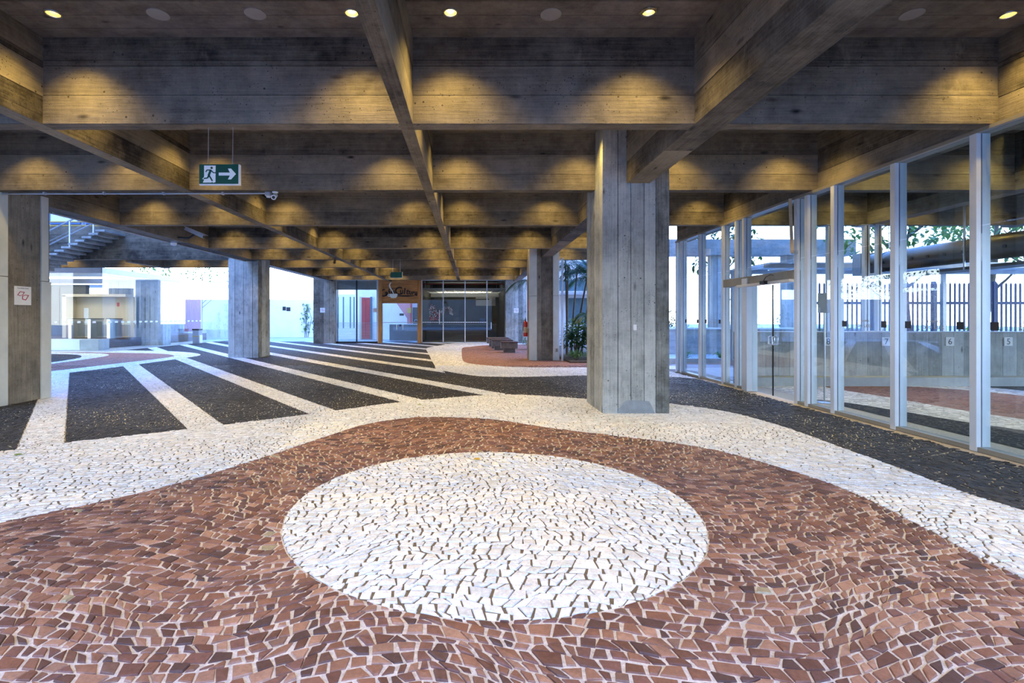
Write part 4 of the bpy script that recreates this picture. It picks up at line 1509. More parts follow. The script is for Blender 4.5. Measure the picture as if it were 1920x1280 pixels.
pl = empty('ceiling_light_panel', 'long bright light panel deep inside the glass lobby', 'lamp')
box_part('panel_frame', (-28.0, -17.0, 29.0, 29.8, 3.41, 3.46), 'white_paint', pl)
box_part('panel_diffuser', (-27.9, -17.1, 29.1, 29.7, 3.40, 3.412), 'panel_light', pl)
finish(pl)
bn = empty('lobby_bench', 'low pale blue-white block bench behind the lobby glass', 'bench')
box_part('block', (-22.0, -17.75, 23.2, 23.9, 0.015, 0.50), 'white_paint', bn, 0.01)
box_part('end_block', (-17.74, -16.9, 23.2, 23.9, 0.015, 0.50), 'kerb', bn, 0.01)
finish(bn)
ck = empty('reception_booth', 'cream walled booth with a framed opening inside the lobby', 'booth')
box_part('back_panel', (-20.9, -17.7, 26.9, 27.0, 0.46, 2.62), 'cream_wall', ck)
box_part('side_panel', (-20.95, -20.75, 26.2, 27.0, 0.46, 2.66), 'cream_wall', ck, 0.01)
box_part('top_panel', (-20.95, -17.7, 26.2, 27.0, 2.56, 2.70), 'cream_wall', ck, 0.01)
for z in (0.98, 2.08):
    box_part('red_sign', (-18.62, -18.50, 26.885, 26.9, z, z + 0.2), 'red_paint', ck)
box_part('notice', (-20.35, -20.1, 26.885, 26.9, 1.3, 2.0), 'white_paint', ck)
finish(ck)
for k in range(3):
    x = -19.85 + k * 0.95
    t = empty('turnstile', ['steel turnstile nearest the booth wall', 'middle steel turnstile in the lobby', 'steel turnstile beside the lobby corner'][k], 'turnstile', 'lobby turnstiles')
    cb = box_part('cabinet', (x, x + 0.16, 25.2, 26.1, 0.46, 1.42), 'steel', t, 0.01)
    box_part('leaf_panel', (x + 0.16, x + 0.88, 25.6, 25.63, 0.58, 1.30), 'glass_smoked', t)
    box_part('top_cap', (x - 0.02, x + 0.18, 25.15, 26.12, 1.42, 1.45), 'black_plastic', t)
    MB().lathe([(0.0, 0.012), (0.03, 0.01), (0.035, 0.0)], (x + 0.08, 25.3, 1.45), 12).build('light_dot', 'blue_frame', cb, True)
    finish(t)
mb = MB()
boards_col(mb, -19.35, -16.45, 27.3, 28.0, 0.0, 3.44, 13, 3)
tag(mb.build('wall_lobby', 'concrete_pale'), 'board-marked concrete wall slab standing inside the glass lobby', 'wall', kind='structure')
tag(MB().box(-29.9, -22.6, 30.0, 30.3, 0.46, 3.4).build('wall_lobby_back', 'dark_wall'), 'dark wall deep inside the glass lobby', 'wall', kind='structure')
ch = empty('office_chair', 'small black office chair behind the lobby glass', 'chair')
mb = MB(); mb.box(-21.95, -21.5, 25.1, 25.5, 0.86, 0.92); mb.build('seat', 'black_plastic', ch)
mb = MB(); mb.hexa([(-21.50, 25.1, 0.95), (-21.44, 25.1, 0.95), (-21.44, 25.5, 0.95), (-21.50, 25.5, 0.95), (-21.40, 25.12, 1.35), (-21.36, 25.12, 1.35), (-21.36, 25.48, 1.35), (-21.40, 25.48, 1.35)]); mb.build('backrest', 'black_plastic', ch)
MB().bar((-21.48, 25.3, 0.9), (-21.45, 25.3, 1.0), 0.05, 0.02).build('back_bracket', 'black_plastic', ch)
MB().tube([(-21.72, 25.3, 0.5), (-21.72, 25.3, 0.86)], 0.025, 8).build('stem', 'black_plastic', ch)
mb = MB()
for k in range(5):
    a = k * 1.257
    mb.bar((-21.72, 25.3, 0.52), (-21.72 + 0.25 * math.cos(a), 25.3 + 0.25 * math.sin(a), 0.48), 0.04, 0.03)
mb.build('star_base', 'black_plastic', ch)
finish(ch)
bin_ = empty('litter_bin', 'dark litter bin with a yellow band beside the lobby glass', 'bin')
bb = box_part('body', (-15.75, -15.40, 28.9, 29.3, 0.0, 0.78), 'grey_paint', bin_, 0.015)
box_part('yellow_band', (-15.756, -15.394, 28.894, 29.306, 0.42, 0.46), 'yellow_paint', bb)
box_part('lid', (-15.77, -15.38, 28.88, 29.32, 0.78, 0.86), 'black_plastic', bin_, 0.015)
box_part('liner', (-15.40, -15.36, 28.95, 29.25, 0.05, 0.5), 'white_paint', bin_, 0.01)
finish(bin_)

# bright yard behind the lobby and between the columns
tag(MB().box(-40.0, -9.6, 40.0, 40.3, -0.1, 2.9).build('wall_yard', 'white_wall'), 'sunlit white yard wall with creepers at the back left', 'wall', kind='structure')
tag(MB().box(-9.6, -8.0, 36.5, 36.8, -0.1, 4.2).build('wall_yard_return', 'white_wall'), 'white return wall between the yard and the cafe', 'wall', kind='structure')
mb = MB()
boards_col(mb, -21.8, -20.5, 36.0, 36.6, -0.1, 3.4, 6, 3)
tag(mb.build('column', 'concrete_pale'), 'pale board-marked concrete pier in the bright yard', 'column', kind='structure')
cur = empty('slat_screen', 'dusty red vertical slat screen in the bright yard', 'screen')
for k in range(9):
    box_part('slat', (-20.3 + k * 0.13, -20.2 + k * 0.13, 36.2, 36.26, 0.5, 3.3), 'pink_wall', cur)
for z in (0.55, 3.2):
    box_part('slat_rail', (-20.32, -19.15, 36.26, 36.30, z, z + 0.06), 'white_paint', cur)
for x in (-20.3, -19.2):
    box_part('slat_post', (x, x + 0.05, 36.30, 36.36, -0.05, 3.3), 'white_paint', cur)
finish(cur)
tag(MB().box(-30, -15.5, 37.2, 37.5, -0.1, 0.62).build('wall_planter', 'white_wall'), 'low white planter wall in the bright yard', 'wall', kind='structure')
def creeper(label, x, y, z0, z1, w, n, mat):
    r = empty('creeper', label, 'plant', 'creepers on the yard wall')
    mb = MB()
    for _ in range(n):
        z = random.uniform(z0, z1)
        leaf_blade(mb, (x + random.gauss(0, w), y - 0.03, z), (random.gauss(0, 1), -0.5, random.gauss(-0.4, 0.6)), random.uniform(0.10, 0.2), 0.09, 0.3, seg=2)
    mb.build('leaves', mat, r)
    mb = MB()
    for k in range(3):
        mb.tube([(x + (k - 1) * w * 0.8, y - 0.02, -0.05), (x + random.gauss(0, w), y - 0.02, (z0 + z1) / 2), (x + random.gauss(0, w), y - 0.02, z1)], [0.02, 0.014, 0.006], 5)
    mb.build('vine_stems', 'trunk', r)
    finish(r)
creeper('taller creeper on the white yard wall beside the brown column', -12.9, 40.0, 0.3, 2.6, 0.16, 130, 'leaf_mid')
creeper('short creeper on the white yard wall at the brown column', -11.5, 40.0, 0.15, 1.2, 0.22, 110, 'leaf_lime')
creeper('thin creeper in the middle of the white yard wall', -12.2, 40.0, 0.2, 2.1, 0.10, 70, 'leaf_dark')
ws = empty('wall_sign', 'small dark sign high on the white yard wall', 'sign')
box_part('sign_plate', (-14.75, -14.5, 39.97, 40.0, 2.05, 2.35), 'black_plastic', ws)
box_part('sign_plate', (-14.45, -14.15, 39.97, 40.0, 2.0, 2.3), 'black_plastic', ws)
finish(ws)
for k, (x, y) in enumerate(((-24.0, 38.5), (-17.4, 39.0), (-20.6, 39.0))):
    tree(['slim yard tree behind the glass lobby', 'pale yard tree beside the red slat screen', 'yard tree behind the concrete pier'][k], x, y, 4.6, (1.5, 1.6), (0.1, 0), 'leaf_mid', 'trees in the bright yard', 0.07, 420, 0.24)

# ================================================================== CAFE
CY = 30.0
KX = lambda px: (px - 884) * 0.03125
KZ = lambda py: EYE + (595 - py) * 0.03125
lw1 = empty('window_2', 'two-pane cafe window with striped lower film beside the brown column', 'window', kind='structure')
for x in (KX(629), KX(667.5), KX(706)):
    box_part('frame_post', (x, x + (0.12 if x > KX(700) else 0.07), CY, CY + 0.09, 0.0, KZ(525)), 'black_plastic' if x > KX(630) and x < KX(700) else 'aluminium', lw1)
box_part('frame_rail', (KX(629), KX(708.3), CY, CY + 0.09, KZ(526), KZ(524)), 'aluminium', lw1)
box_part('frame_rail', (KX(629), KX(708.3), CY - 0.02, CY + 0.11, 0.0, 0.10), 'black_plastic', lw1)
for x0, x1 in ((KX(631), KX(667.5)), (KX(669.6), KX(706))):
    box_part('pane', (x0, x1, CY + 0.04, CY + 0.05, 0.1, KZ(526)), 'glass', lw1)
    box_part('top_blind', (x0, x1, CY + 0.06, CY + 0.08, KZ(543), KZ(526)), 'grey_paint', lw1)
    for k in range(13):
        z = 0.16 + k * 0.085
        box_part('film_stripe', (x0, x1, CY + 0.034, CY + 0.039, z, z + 0.022), 'grey_paint', lw1)
finish(lw1)
por = empty('door_2', 'wooden cafe portal with glass double doors', 'door', kind='structure')
for x0, x1 in ((KX(710), KX(717)), (KX(783), KX(790))):
    mb = MB().box(x0, x1, CY - 0.12, CY + 0.12, 0.0, KZ(525))
    for i in range(len(mb.f)):
        mb.uv[i * 4:i * 4 + 4] = [(b, a) for a, b in mb.uv[i * 4:i * 4 + 4]]
    mb.build('portal_post', 'cafe_wood', por)
box_part('portal_head', (KX(717), KX(783), CY - 0.10, CY + 0.12, KZ(568.5), KZ(566.5)), 'cafe_wood', por)
for x0, x1, hx in ((KX(717.5), KX(750), KX(744.5)), (KX(750.6), KX(783), KX(755.8))):
    p = box_part('door_leaf', (x0, x1, CY, CY + 0.012, 0.02, KZ(568.6)), 'glass', por)
    MB().tube([(hx, CY - 0.008, 1.1), (hx, CY - 0.06, 1.08), (hx, CY - 0.06, 0.80), (hx, CY - 0.008, 0.78)], 0.022, 8).build('door_handle', 'steel', p, True)
    MB().box(x0 + 0.02, x1 - 0.02, CY - 0.004, CY - 0.001, 1.19, 1.23).build('glass_strip', 'white_paint', p)
box_part('door_lock', (KX(749.2), KX(751.6), CY - 0.02, CY + 0.03, 0.98, 1.10), 'black_plastic', por)
finish(por)
sg = empty('cafe_sign', 'wooden cafe sign board with dark curved lettering and a white cup', 'sign')
box_part('backing', (KX(717), KX(783), CY + 0.02, CY + 0.05, KZ(566.5), KZ(525)), 'letter_wood', sg)
zz0, zz1 = KZ(566.5), KZ(525)
nb = 7
for k in range(nb):
    a, b = zz0 + (zz1 - zz0) * k / nb, zz0 + (zz1 - zz0) * (k + 1) / nb
    mb = MB().box(KX(717), KX(783), CY - 0.06, CY + 0.02, a + 0.003, b - 0.003)
    mb.uv = [(u + k * 7.3, v) for u, v in mb.uv]
    mb.build('sign_plank', 'cafe_wood', sg)
xc, zc, R = KX(750), KZ(580), 1.08
word = 'Café Cultura'
span = math.radians(112)
for i, ch_ in enumerate(word):
    if ch_ == ' ':
        continue
    t = i / (len(word) - 1)
    px_ = KX(719.5) + (KX(781.5) - KX(719.5)) * t
    arch = 0.20 * math.sin(math.pi * (0.12 + 0.80 * t)) - 0.06 * (1 - t) + (0.02 if i < 4 else 0)
    slope = -(t - 0.5) * 1.1
    size = (0.60, 0.40, 0.44, 0.46, 0, 0.66, 0.42, 0.50, 0.46, 0.40, 0.40, 0.42)[i]
    text_part('letter', ch_, size, (px_, CY - 0.066, KZ(551.5) + arch), (math.cos(slope), 0, math.sin(slope)), (-math.sin(slope), 0, math.cos(slope)), 'letter_wood', sg, 0.014, bold=0.012)
mb = MB()
pts = [(KX(745.5) + (KX(780) - KX(745.5)) * t, KZ(554.5) + (0.035 if s else -0.05) * math.sin(math.pi * min(1, t * 0.9 + 0.1)) ** 0.6) for s, ts in ((0, [i / 8 for i in range(9)]), (1, [1 - i / 8 for i in range(9)])) for t in ts]
mb.prism(pts, (0, CY - 0.062, 0), (1, 0, 0), (0, 0, 1), -0.02)
mb.build('underline', 'letter_wood', sg)
cup = MB()
cx, cz = KX(738.2), KZ(550.8)
prof = [(-0.235, 0), (0.235, 0), (0.225, -0.10), (0.185, -0.19), (0.12, -0.245), (-0.12, -0.245), (-0.185, -0.19), (-0.225, -0.10)]
cup.prism([(cx + a, cz + b) for a, b in prof], (0, CY - 0.13, 0), (1, 0, 0), (0, 0, 1), 0.07)
cup.tube([(cx - 0.22, CY - 0.09, cz - 0.03), (cx - 0.31, CY - 0.09, cz - 0.03), (cx - 0.33, CY - 0.09, cz - 0.09), (cx - 0.29, CY - 0.09, cz - 0.14), (cx - 0.21, CY - 0.09, cz - 0.14)], 0.026, 8)
cup = cup.build('cup', 'sign_white', sg)
MB().tube([(cx + 0.0, CY - 0.09, cz + 0.0), (cx - 0.06, CY - 0.09, cz + 0.16), (cx - 0.20, CY - 0.09, cz + 0.36), (cx - 0.235, CY - 0.09, cz + 0.50), (cx - 0.19, CY - 0.09, cz + 0.62), (cx - 0.12, CY - 0.09, cz + 0.66)],
          [0.028, 0.034, 0.038, 0.036, 0.03, 0.012], 8).build('steam', 'sign_white', cup, True)
finish(sg)
rf = empty('window_3', 'four-bay dark cafe glass front with slim aluminium posts', 'window', kind='structure')
posts = [791, 831, 872, 913]
for p in posts:
    box_part('frame_post', (KX(p - 0.9), KX(p + 1.0), CY - 0.03, CY + 0.05, 0.0, KZ(524.5)), 'aluminium', rf)
box_part('frame_post', (KX(946), KX(952.5), CY - 0.03, CY + 0.06, 0.0, KZ(524.5)), 'aluminium_dark', rf)
box_part('frame_rail', (KX(790), KX(948), CY - 0.03, CY + 0.05, KZ(526), KZ(524)), 'aluminium', rf)
box_part('frame_rail', (KX(790), KX(914), CY - 0.03, CY + 0.05, 0.0, 0.06), 'aluminium', rf)
for a, b in zip([792, 832, 873, 914], [830.1, 871.1, 912.1, 946]):
    box_part('pane', (KX(a), KX(b), CY, CY + 0.012, 0.05, KZ(526)), 'glass_smoked', rf)
    if a < 910:
        for k in range(9):
            xa = KX(a) + (KX(b) - KX(a)) * k / 9
            MB().box(xa + 0.01, xa + (KX(b) - KX(a)) / 9 - 0.01, CY - 0.004, CY - 0.001, KZ(604.8), KZ(603.2)).build('glass_strip', 'white_paint', rf)
box_part('pull_handle', (KX(823.2), KX(824.8), CY - 0.06, CY - 0.02, KZ(607), KZ(581)), 'white_paint', rf, 0.006)
box_part('pull_handle', (KX(920.2), KX(921.6), CY - 0.06, CY - 0.02, KZ(616), KZ(604)), 'white_paint', rf, 0.006)
finish(rf)
co = MB()
for _ in range(460):
    side = random.random() < 0.55
    if side:
        x, z = random.uniform(805, 824), random.uniform(571, 600)
        if z < 580 and not 806 < x < 816 or 578 < z < 583 and x > 820:
            continue
    else:
        a, r_ = random.uniform(-0.4, math.pi + 0.4), random.uniform(5, 11.5)
        x, z = 838 + r_ * math.cos(a), 586 - r_ * math.sin(a)
    s = random.uniform(0.3, 0.9)
    co.box(KX(x - s), KX(x + s), CY - 0.006, CY - 0.001, KZ(z + s), KZ(z - s), 0 if (random.random() < (0.45 if side else 0.08)) else random.choice((1, 1, 2)))
cob = co.build('collage_sticker', ['logo_red', 'white_paint', 'grey_paint'])
tag(cob, 'red and white speckled collage sticker on the dark cafe glass', 'sticker', kind='stuff')

# cafe interior
tag(MB().box(-3.0, 2.0, 37.4, 37.6, 0.0, 3.9).build('wall_cafe_back', 'dark_wall'), 'dark grey back wall of the cafe room', 'wall', kind='structure')
tag(MB().box(-3.05, -2.95, 30.2, 37.4, 0.0, 3.9).build('wall_cafe_left', 'dark_wall'), 'dark side wall between the cafe doors and the cafe room', 'wall', kind='structure')
tag(MB().box(2.0, 2.1, 30.6, 37.4, 0.0, 3.9).build('wall_cafe_right', 'dark_wall'), 'dark side wall at the right end of the cafe room', 'wall', kind='structure')
tag(MB().box(-3.0, 2.1, 30.3, 37.6, 3.9, 4.1).build('roof_cafe', 'dark_wall'), 'dark roof over the cafe room', 'roof', kind='structure')
gr = empty('ceiling_grid', 'white suspended ceiling grid with dark gaps inside the cafe', 'ceiling grid')
for k in range(9):
    y = 30.6 + k * 0.82
    box_part('grid_bar', (-2.95, 1.98, y, y + 0.09, 3.20, 3.25), 'white_paint', gr)
for k in range(9):
    x = -2.9 + k * 0.6
    box_part('grid_bar', (x, x + 0.05, 30.6, 37.2, 3.20, 3.25), 'white_paint', gr)
for k in range(34):
    if random.random() < 0.75:
        i, j = k % 8, (k // 8) % 8
        box_part('grid_tile', (-2.85 + i * 0.6, -2.3 + i * 0.6, 30.7 + j * 1.64, 31.4 + j * 1.64, 3.22, 3.24), 'cream_wall', gr) if 31.4 + j * 1.64 < 37.2 else None
box_part('edge_board', (-2.95, 1.98, 37.2, 37.3, 2.98, 3.22), 'white_paint', gr)
for x in (-2.8, 1.8):
    for y in (31, 36.5):
        MB().tube([(x, y, 3.24), (x, y, 3.9)], 0.01, 5).build('hanger', 'steel', gr)
finish(gr)
pp = empty('red_pipe', 'thin red pipe running high behind the cafe glass', 'pipe')
MB().tube([(-2.9, 30.5, KZ(532) + 0.02), (1.95, 30.5, KZ(532) + 0.02)], 0.03, 8).build('pipe', 'red_paint', pp, True)
for x in (-2.5, 1.5):
    MB().tube([(x, 30.5, 3.5), (x, 30.5, 3.9)], 0.01, 5).build('hanger', 'steel', pp)
finish(pp)
ul = empty('added_uplight', 'added unseen lamp that brightens the cafe ceiling grid', 'lamp')  # hanging lamp added out of sight to brighten the ceiling grid
box_part('added_trough', (-2.2, 1.2, 34.6, 34.75, 2.70, 2.76), 'dark_wall', ul)
for x in (-2.0, 1.0):
    MB().tube([(x, 34.68, 2.75), (x, 34.68, 3.9)], 0.008, 5).build('hanger', 'steel', ul)
finish(ul)
ld = bpy.data.lights.new('added_uplight_area', 'AREA')  # area light of the added lamp, shining up at the grid
ld.shape = 'RECTANGLE'
ld.size, ld.size_y = 3.2, 0.12
ld.energy = 160
ld.color = (1.0, 0.95, 0.85)
lo = bpy.data.objects.new('added_uplight_area', ld)
COL.objects.link(lo)
lo.parent = ul
lo.matrix_parent_inverse = Matrix.Translation(-ul.location)
lo.location = (-0.5, 34.68, 2.775)
lo.rotation_euler = (math.pi, 0, 0)
wb = empty('white_board', 'blank pale board on the dark cafe back wall', 'board')
box_part('board', (0.32, 1.75, 37.36, 37.39, 2.35, 2.98), 'white_paint', wb)
finish(wb)
ct = empty('cafe_counter', 'dark grey counter across the cafe room', 'counter')
box_part('counter_body', (-2.9, 1.6, 33.0, 33.6, 0.0, 1.02), 'counter_grey', ct)
box_part('counter_top', (-2.92, 1.62, 32.94, 33.66, 1.02, 1.07), 'grey_paint', ct)
finish(ct)
ts = empty('till_screen', 'small blue lit screen on the cafe counter', 'screen')
box_part('screen_case', (0.52, 0.92, 33.2, 33.24, 1.22, 1.46), 'black_plastic', ts)
box_part('screen_face', (0.54, 0.90, 33.196, 33.2, 1.24, 1.44), 'blue_frame', ts)
MB().box(0.70, 0.74, 33.22, 33.26, 1.07, 1.24).build('screen_stand', 'black_plastic', ts)
finish(ts)
# yard behind the left cafe window and doors
wy = MB().box(-8.0, -3.05, 36.0, 36.3, -0.1, 3.55).build('wall_cafe_yard', 'white_wall')
tag(wy, 'white yard wall with tall narrow windows behind the cafe window', 'wall', kind='structure')
for px in (634, 644, 657, 664):
    x = (px - 884) * 0.0375
    box_part('narrow_window', (x - 0.045, x + 0.045, 35.97, 36.0, 0.75, 2.95), 'teal_frame', wy)
rd = empty('red_door', 'pair of red door leaves behind the cafe window', 'door')
for x0, x1 in ((-7.70, -7.42), (-7.40, -7.10)):
    box_part('door_leaf', (x0, x1, 35.9, 35.96, 0.0, 2.9), 'red_door', rd, 0.01)
box_part('door_frame', (-7.84, -7.70, 35.88, 35.98, 0.0, 2.95), 'cream_wall', rd)
box_part('door_frame', (-7.10, -6.98, 35.88, 35.98, 0.0, 2.95), 'teal_frame', rd)
finish(rd)
sw = MB()
sw.prism([(-5.9, 3.5), (-4.45, 1.45), (-4.45, 0.0), (-4.2, 0.0), (-4.2, 3.5)], (0, 35.4, 0), (1, 0, 0), (0, 0, 1), 0.12)
tag(sw.build('wall_stair', 'pink_wall'), 'pink sloping stair wall seen through the cafe doors', 'wall', kind='structure')
box_part('red_edge', (-4.22, -4.10, 35.34, 35.42, 0.0, 3.5), 'red_door', bpy.data.objects['wall_stair'])
box_part('dark_door', (-4.08, -3.2, 35.5, 35.56, 0.0, 2.2), 'dark_wall', bpy.data.objects['wall_stair'])
sc_ = empty('serving_counter', 'grey serving counter with a tap seen through the cafe doors', 'counter')
box_part('counter_body', (-5.35, -3.2, 33.4, 34.0, 0.0, 1.04), 'counter_grey', sc_)
box_part('counter_top', (-5.4, -3.15, 33.35, 34.05, 1.04, 1.08), 'white_paint', sc_)
MB().tube([(-3.55, 33.8, 1.08), (-3.55, 33.8, 1.28), (-3.62, 33.75, 1.36), (-3.74, 33.65, 1.33), (-3.76, 33.63, 1.24)], 0.014, 8).build('tap', 'steel', sc_, True)
finish(sc_)
for k, (x, z, w, h, mt, nm) in enumerate(((-4.95, 1.62, 0.30, 0.16, 'letter_wood', 'small brown wall sign above the serving counter'), (-4.42, 1.80, 0.26, 0.36, 'yellow_paint', 'yellow notice box on the pink stair wall'))):
    s = empty('wall_notice', nm, 'sign')
    box_part('notice_plate', (x, x + w, 35.22, 35.28, z, z + h), mt, s)
    box_part('notice_back', (x + 0.05, x + w - 0.05, 35.28, 35.40, z + 0.03, z + h - 0.03), 'grey_paint', s)
    finish(s)

# ------------------------------------------------------------------ benches
for k, (x0, x1, y0, nm) in enumerate(((1.27, 1.97, 21.8, 'nearest dark concrete bench with a wooden top beside the clad column'), (0.95, 1.9, 23.5, 'second concrete bench behind the nearest one'),
                                      (0.88, 1.9, 24.9, 'third concrete bench, closer to the cafe glass'), (0.80, 1.9, 26.3, 'concrete bench nearest the cafe glass'))):
    b = empty('bench', nm, 'bench', 'concrete benches in front of the cafe')
    sk = box_part('seat_block', (x0, x1, y0, y0 + 0.62, 0.17, 0.42), 'bench_concrete', b, 0.01)
    box_part('seat_top', (x0 - 0.02, x1 + 0.02, y0 - 0.02, y0 + 0.64, 0.42, 0.465), 'bench_wood', b, 0.008)
    box_part('plinth', (x0 + 0.12, x1 - 0.10, y0 + 0.08, y0 + 0.54, 0.0, 0.17), 'bench_concrete', b, 0.006)
    finish(b)

# ------------------------------------------------------------------ logo signs
def logo_sign(label, at, ux, w):
    """White plate with the red double-rhombus outline."""
    s = empty('logo_sign', label, 'sign', 'white logo signs')
    at, ux = Vector(at), Vector(ux)
    uz = Vector((0, 0, 1))
    nrm = ux.cross(uz)
    h = w * 0.98
    mb = MB()
    mb.prism([(-w / 2, -h / 2), (w / 2, -h / 2), (w / 2, h / 2), (-w / 2, h / 2)], at + nrm * 0.012, ux, uz, 0.012)
    plate = mb.build('plate', 'white_paint', s)
    def ring(pts, th):
        c = Vector((sum(p[0] for p in pts) / len(pts), sum(p[1] for p in pts) / len(pts)))
        m2 = MB()
        inn = [((p[0] - c.x) * th + c.x, (p[1] - c.y) * th + c.y) for p in pts]
        P = lambda p, d: at + ux * p[0] * w + uz * p[1] * w + nrm * d
        n = len(pts)
        for i in range(n):
            a, b, d, e = pts[i], pts[(i + 1) % n], inn[(i + 1) % n], inn[i]
            m2.hexa([P(a, 0.0125), P(b, 0.0125), P(d, 0.0125), P(e, 0.0125), P(a, 0.015), P(b, 0.015), P(d, 0.015), P(e, 0.015)])
        m2.build('logo', 'logo_red', plate)
    ring([(-0.36, 0.02), (-0.19, 0.22), (0.10, 0.20), (-0.02, 0.02), (-0.19, -0.02)], 0.72)
    ring([(-0.06, -0.02), (0.12, 0.06), (0.36, 0.04), (0.17, -0.24), (-0.06, -0.20)], 0.72)
    text_part('caption', 'É proibido fumar', w * 0.10, at + nrm * 0.0135 + uz * (h * 0.40), ux, uz, 'black_plastic', plate, 0.0005)
    finish(s)
logo_sign('white logo sign with a red outline on the clad left column', (-7.946, 9.06, 1.885), (0, 1, 0), 0.335)
logo_sign('small white logo sign on the brown column beside the cafe window', (-8.60, 29.59, KZ(581.5)), (1, 0, 0), 0.28)
logo_sign('small logo sign on the right cafe window pane', (KX(704), CY - 0.02, KZ(581.5)), (1, 0, 0), 0.26)
logo_sign('small white logo sign on the daylit column by the palms', (KX(967), 29.69, KZ(582)), (1, 0, 0), 0.28)

# ------------------------------------------------------------------ exit signs
def exit_sign(label, x0, x1, y, z0, z1, ztop, pict=True):
    s = empty('exit_sign', label, 'sign', 'hanging green exit signs')
    box_part('sign_edge', (x0 - 0.002, x1 + 0.014, y - 0.004, y + 0.03, z0 - 0.012, z1), 'white_paint', s)
    face = box_part('sign_face', (x0, x1, y - 0.010, y - 0.004, z0, z1), 'sign_green', s)
    w, h = x1 - x0, z1 - z0
    for fx in (0.205, 0.835):
        MB().tube([(x0 + w * fx, y + 0.012, z1 - 0.01), (x0 + w * (fx + 0.01), y + 0.012, ztop)], 0.0045, 8).build('hanging_rod', 'steel', s, True)
    if pict:
        def flat(name, pts, mat, d):
            mb = MB()
            mb.prism([(x0 + w * a, z0 + h * b) for a, b in pts], (0, y - d, 0), (1, 0, 0), (0, 0, 1), 0.002)
            return mb.build(name, mat, face)
        flat('doorway', [(0.10, 0.06), (0.32, 0.06), (0.335, 0.10), (0.36, 0.05), (0.42, 0.08), (0.425, 0.93), (0.13, 0.93), (0.13, 0.36), (0.08, 0.24), (0.13, 0.22)], 'sign_white', 0.0125)
        def limb(name, a, b, t):
            mb = MB()
            mb.bar((x0 + w * a[0], y - 0.0140, z0 + h * a[1]), (x0 + w * b[0], y - 0.0140, z0 + h * b[1]), t * h, 0.002, 0, (0, 1, 0))
            return mb
        run = MB()
        for a, b, t in (((0.30, 0.68), (0.245, 0.42), 0.11), ((0.255, 0.44), (0.22, 0.29), 0.075), ((0.22, 0.29), (0.12, 0.27), 0.06), ((0.26, 0.42), (0.345, 0.14), 0.07), ((0.20, 0.70), (0.31, 0.70), 0.055),
                        ((0.20, 0.70), (0.175, 0.60), 0.05), ((0.31, 0.69), (0.37, 0.56), 0.05), ((0.37, 0.56), (0.43, 0.56), 0.05)):
            m2 = limb('x', a, b, t)
            for i, fc in enumerate(m2.f):
                run.poly([m2.v[k] for k in fc])
        c = (0.325, 0.81)
        run.prism([(x0 + w * c[0] + 0.062 * h * math.cos(k * math.pi / 8), z0 + h * c[1] + 0.062 * h * math.sin(k * math.pi / 8)) for k in range(16)], (0, y - 0.0150, 0), (1, 0, 0), (0, 0, 1), 0.002)
        run.build('running_figure', 'sign_green', face)
        flat('arrow', [(0.505, 0.42), (0.79, 0.42), (0.74, 0.22), (0.82, 0.22), (0.945, 0.50), (0.82, 0.78), (0.74, 0.78), (0.79, 0.57), (0.505, 0.57)], 'sign_white', 0.0125)
    finish(s)
exit_sign('green exit sign with a white running figure and arrow, hung on two rods', -3.005, -2.575, 5.66, 2.975, 3.19, ZB + 0.005)
exit_sign('small plain dark green hanging sign in front of the cafe portal', -2.97, -2.54, 18.74, 2.955, 3.16, ZB + 0.005, False)

# ------------------------------------------------------------------ conduits, cameras, extinguisher
cd = empty('conduit', 'thin grey conduit along the underside of the second cross beam', 'conduit')
MB().tube([(-7.9, 8.62, ZB - 0.03), (-3.42, 8.62, ZB - 0.022)], 0.014, 8).build('conduit_pipe', 'galvanised', cd, True)
for x in (-7.2, -6.2, -5.2, -4.2):
    box_part('conduit_clip', (x, x + 0.03, 8.595, 8.645, ZB - 0.045, ZB), 'galvanised', cd)
finish(cd)
def camera_thing(label, at, aim, mount, dark=False):
    s = empty('security_camera', label, 'camera', 'security cameras')
    at, aim = Vector(at), Vector(aim).normalized()
    mat = 'black_plastic' if dark else 'white_paint'
    mb = MB()
    mb.tube([at - aim * 0.09, at + aim * 0.07, at + aim * 0.09], [0.036, 0.036, 0.042], 14)
    hs = mb.build('housing', mat, s, True)
    MB().tube([at + aim * 0.085, at + aim * 0.094], 0.026, 12).build('lens', 'black_plastic', hs, True)
    MB().tube([at, Vector(mount)], 0.012, 8).build('bracket', mat, s, True)
    mb = MB()
    mb.lathe([(0.0, -0.02), (0.045, -0.018), (0.05, 0.0)], mount, 14)
    mb.build('mount_plate', mat, s, True)
    finish(s)
camera_thing('small white security camera under the second cross beam', (-3.27, 8.50, ZB - 0.10), (0.15, -0.8, -0.35), (-3.29, 8.58, ZB - 0.006))
jb = empty('junction_box', 'grey metal junction box at the end of the conduit', 'box')
box_part('box_body', (-3.46, -3.37, 8.56, 8.66, ZB - 0.075, ZB), 'galvanised', jb, 0.012)
MB().lathe([(0.0, -0.10), (0.03, -0.095), (0.04, -0.07)], (-3.415, 8.61, ZB), 12).build('box_knob', 'steel', jb, True)
finish(jb)
bc = empty('bullet_camera', 'long silver camera on a dark arm under the edge beam', 'camera')
a0, a1 = Vector((-7.78, 13.95, 3.92)), Vector((-7.30, 13.95, 3.70))
MB().bar(a0, a1, 0.12, 0.09).build('housing', 'aluminium', bc)
MB().bar(a0 + Vector((-0.02, 0, 0.055)), a1 + Vector((0.08, 0, 0.04)), 0.15, 0.012).build('sun_hood', 'white_paint', bc)
MB().tube([a1, a1 + Vector((0.02, 0, -0.01))], 0.035, 12).build('lens', 'black_plastic', bc)
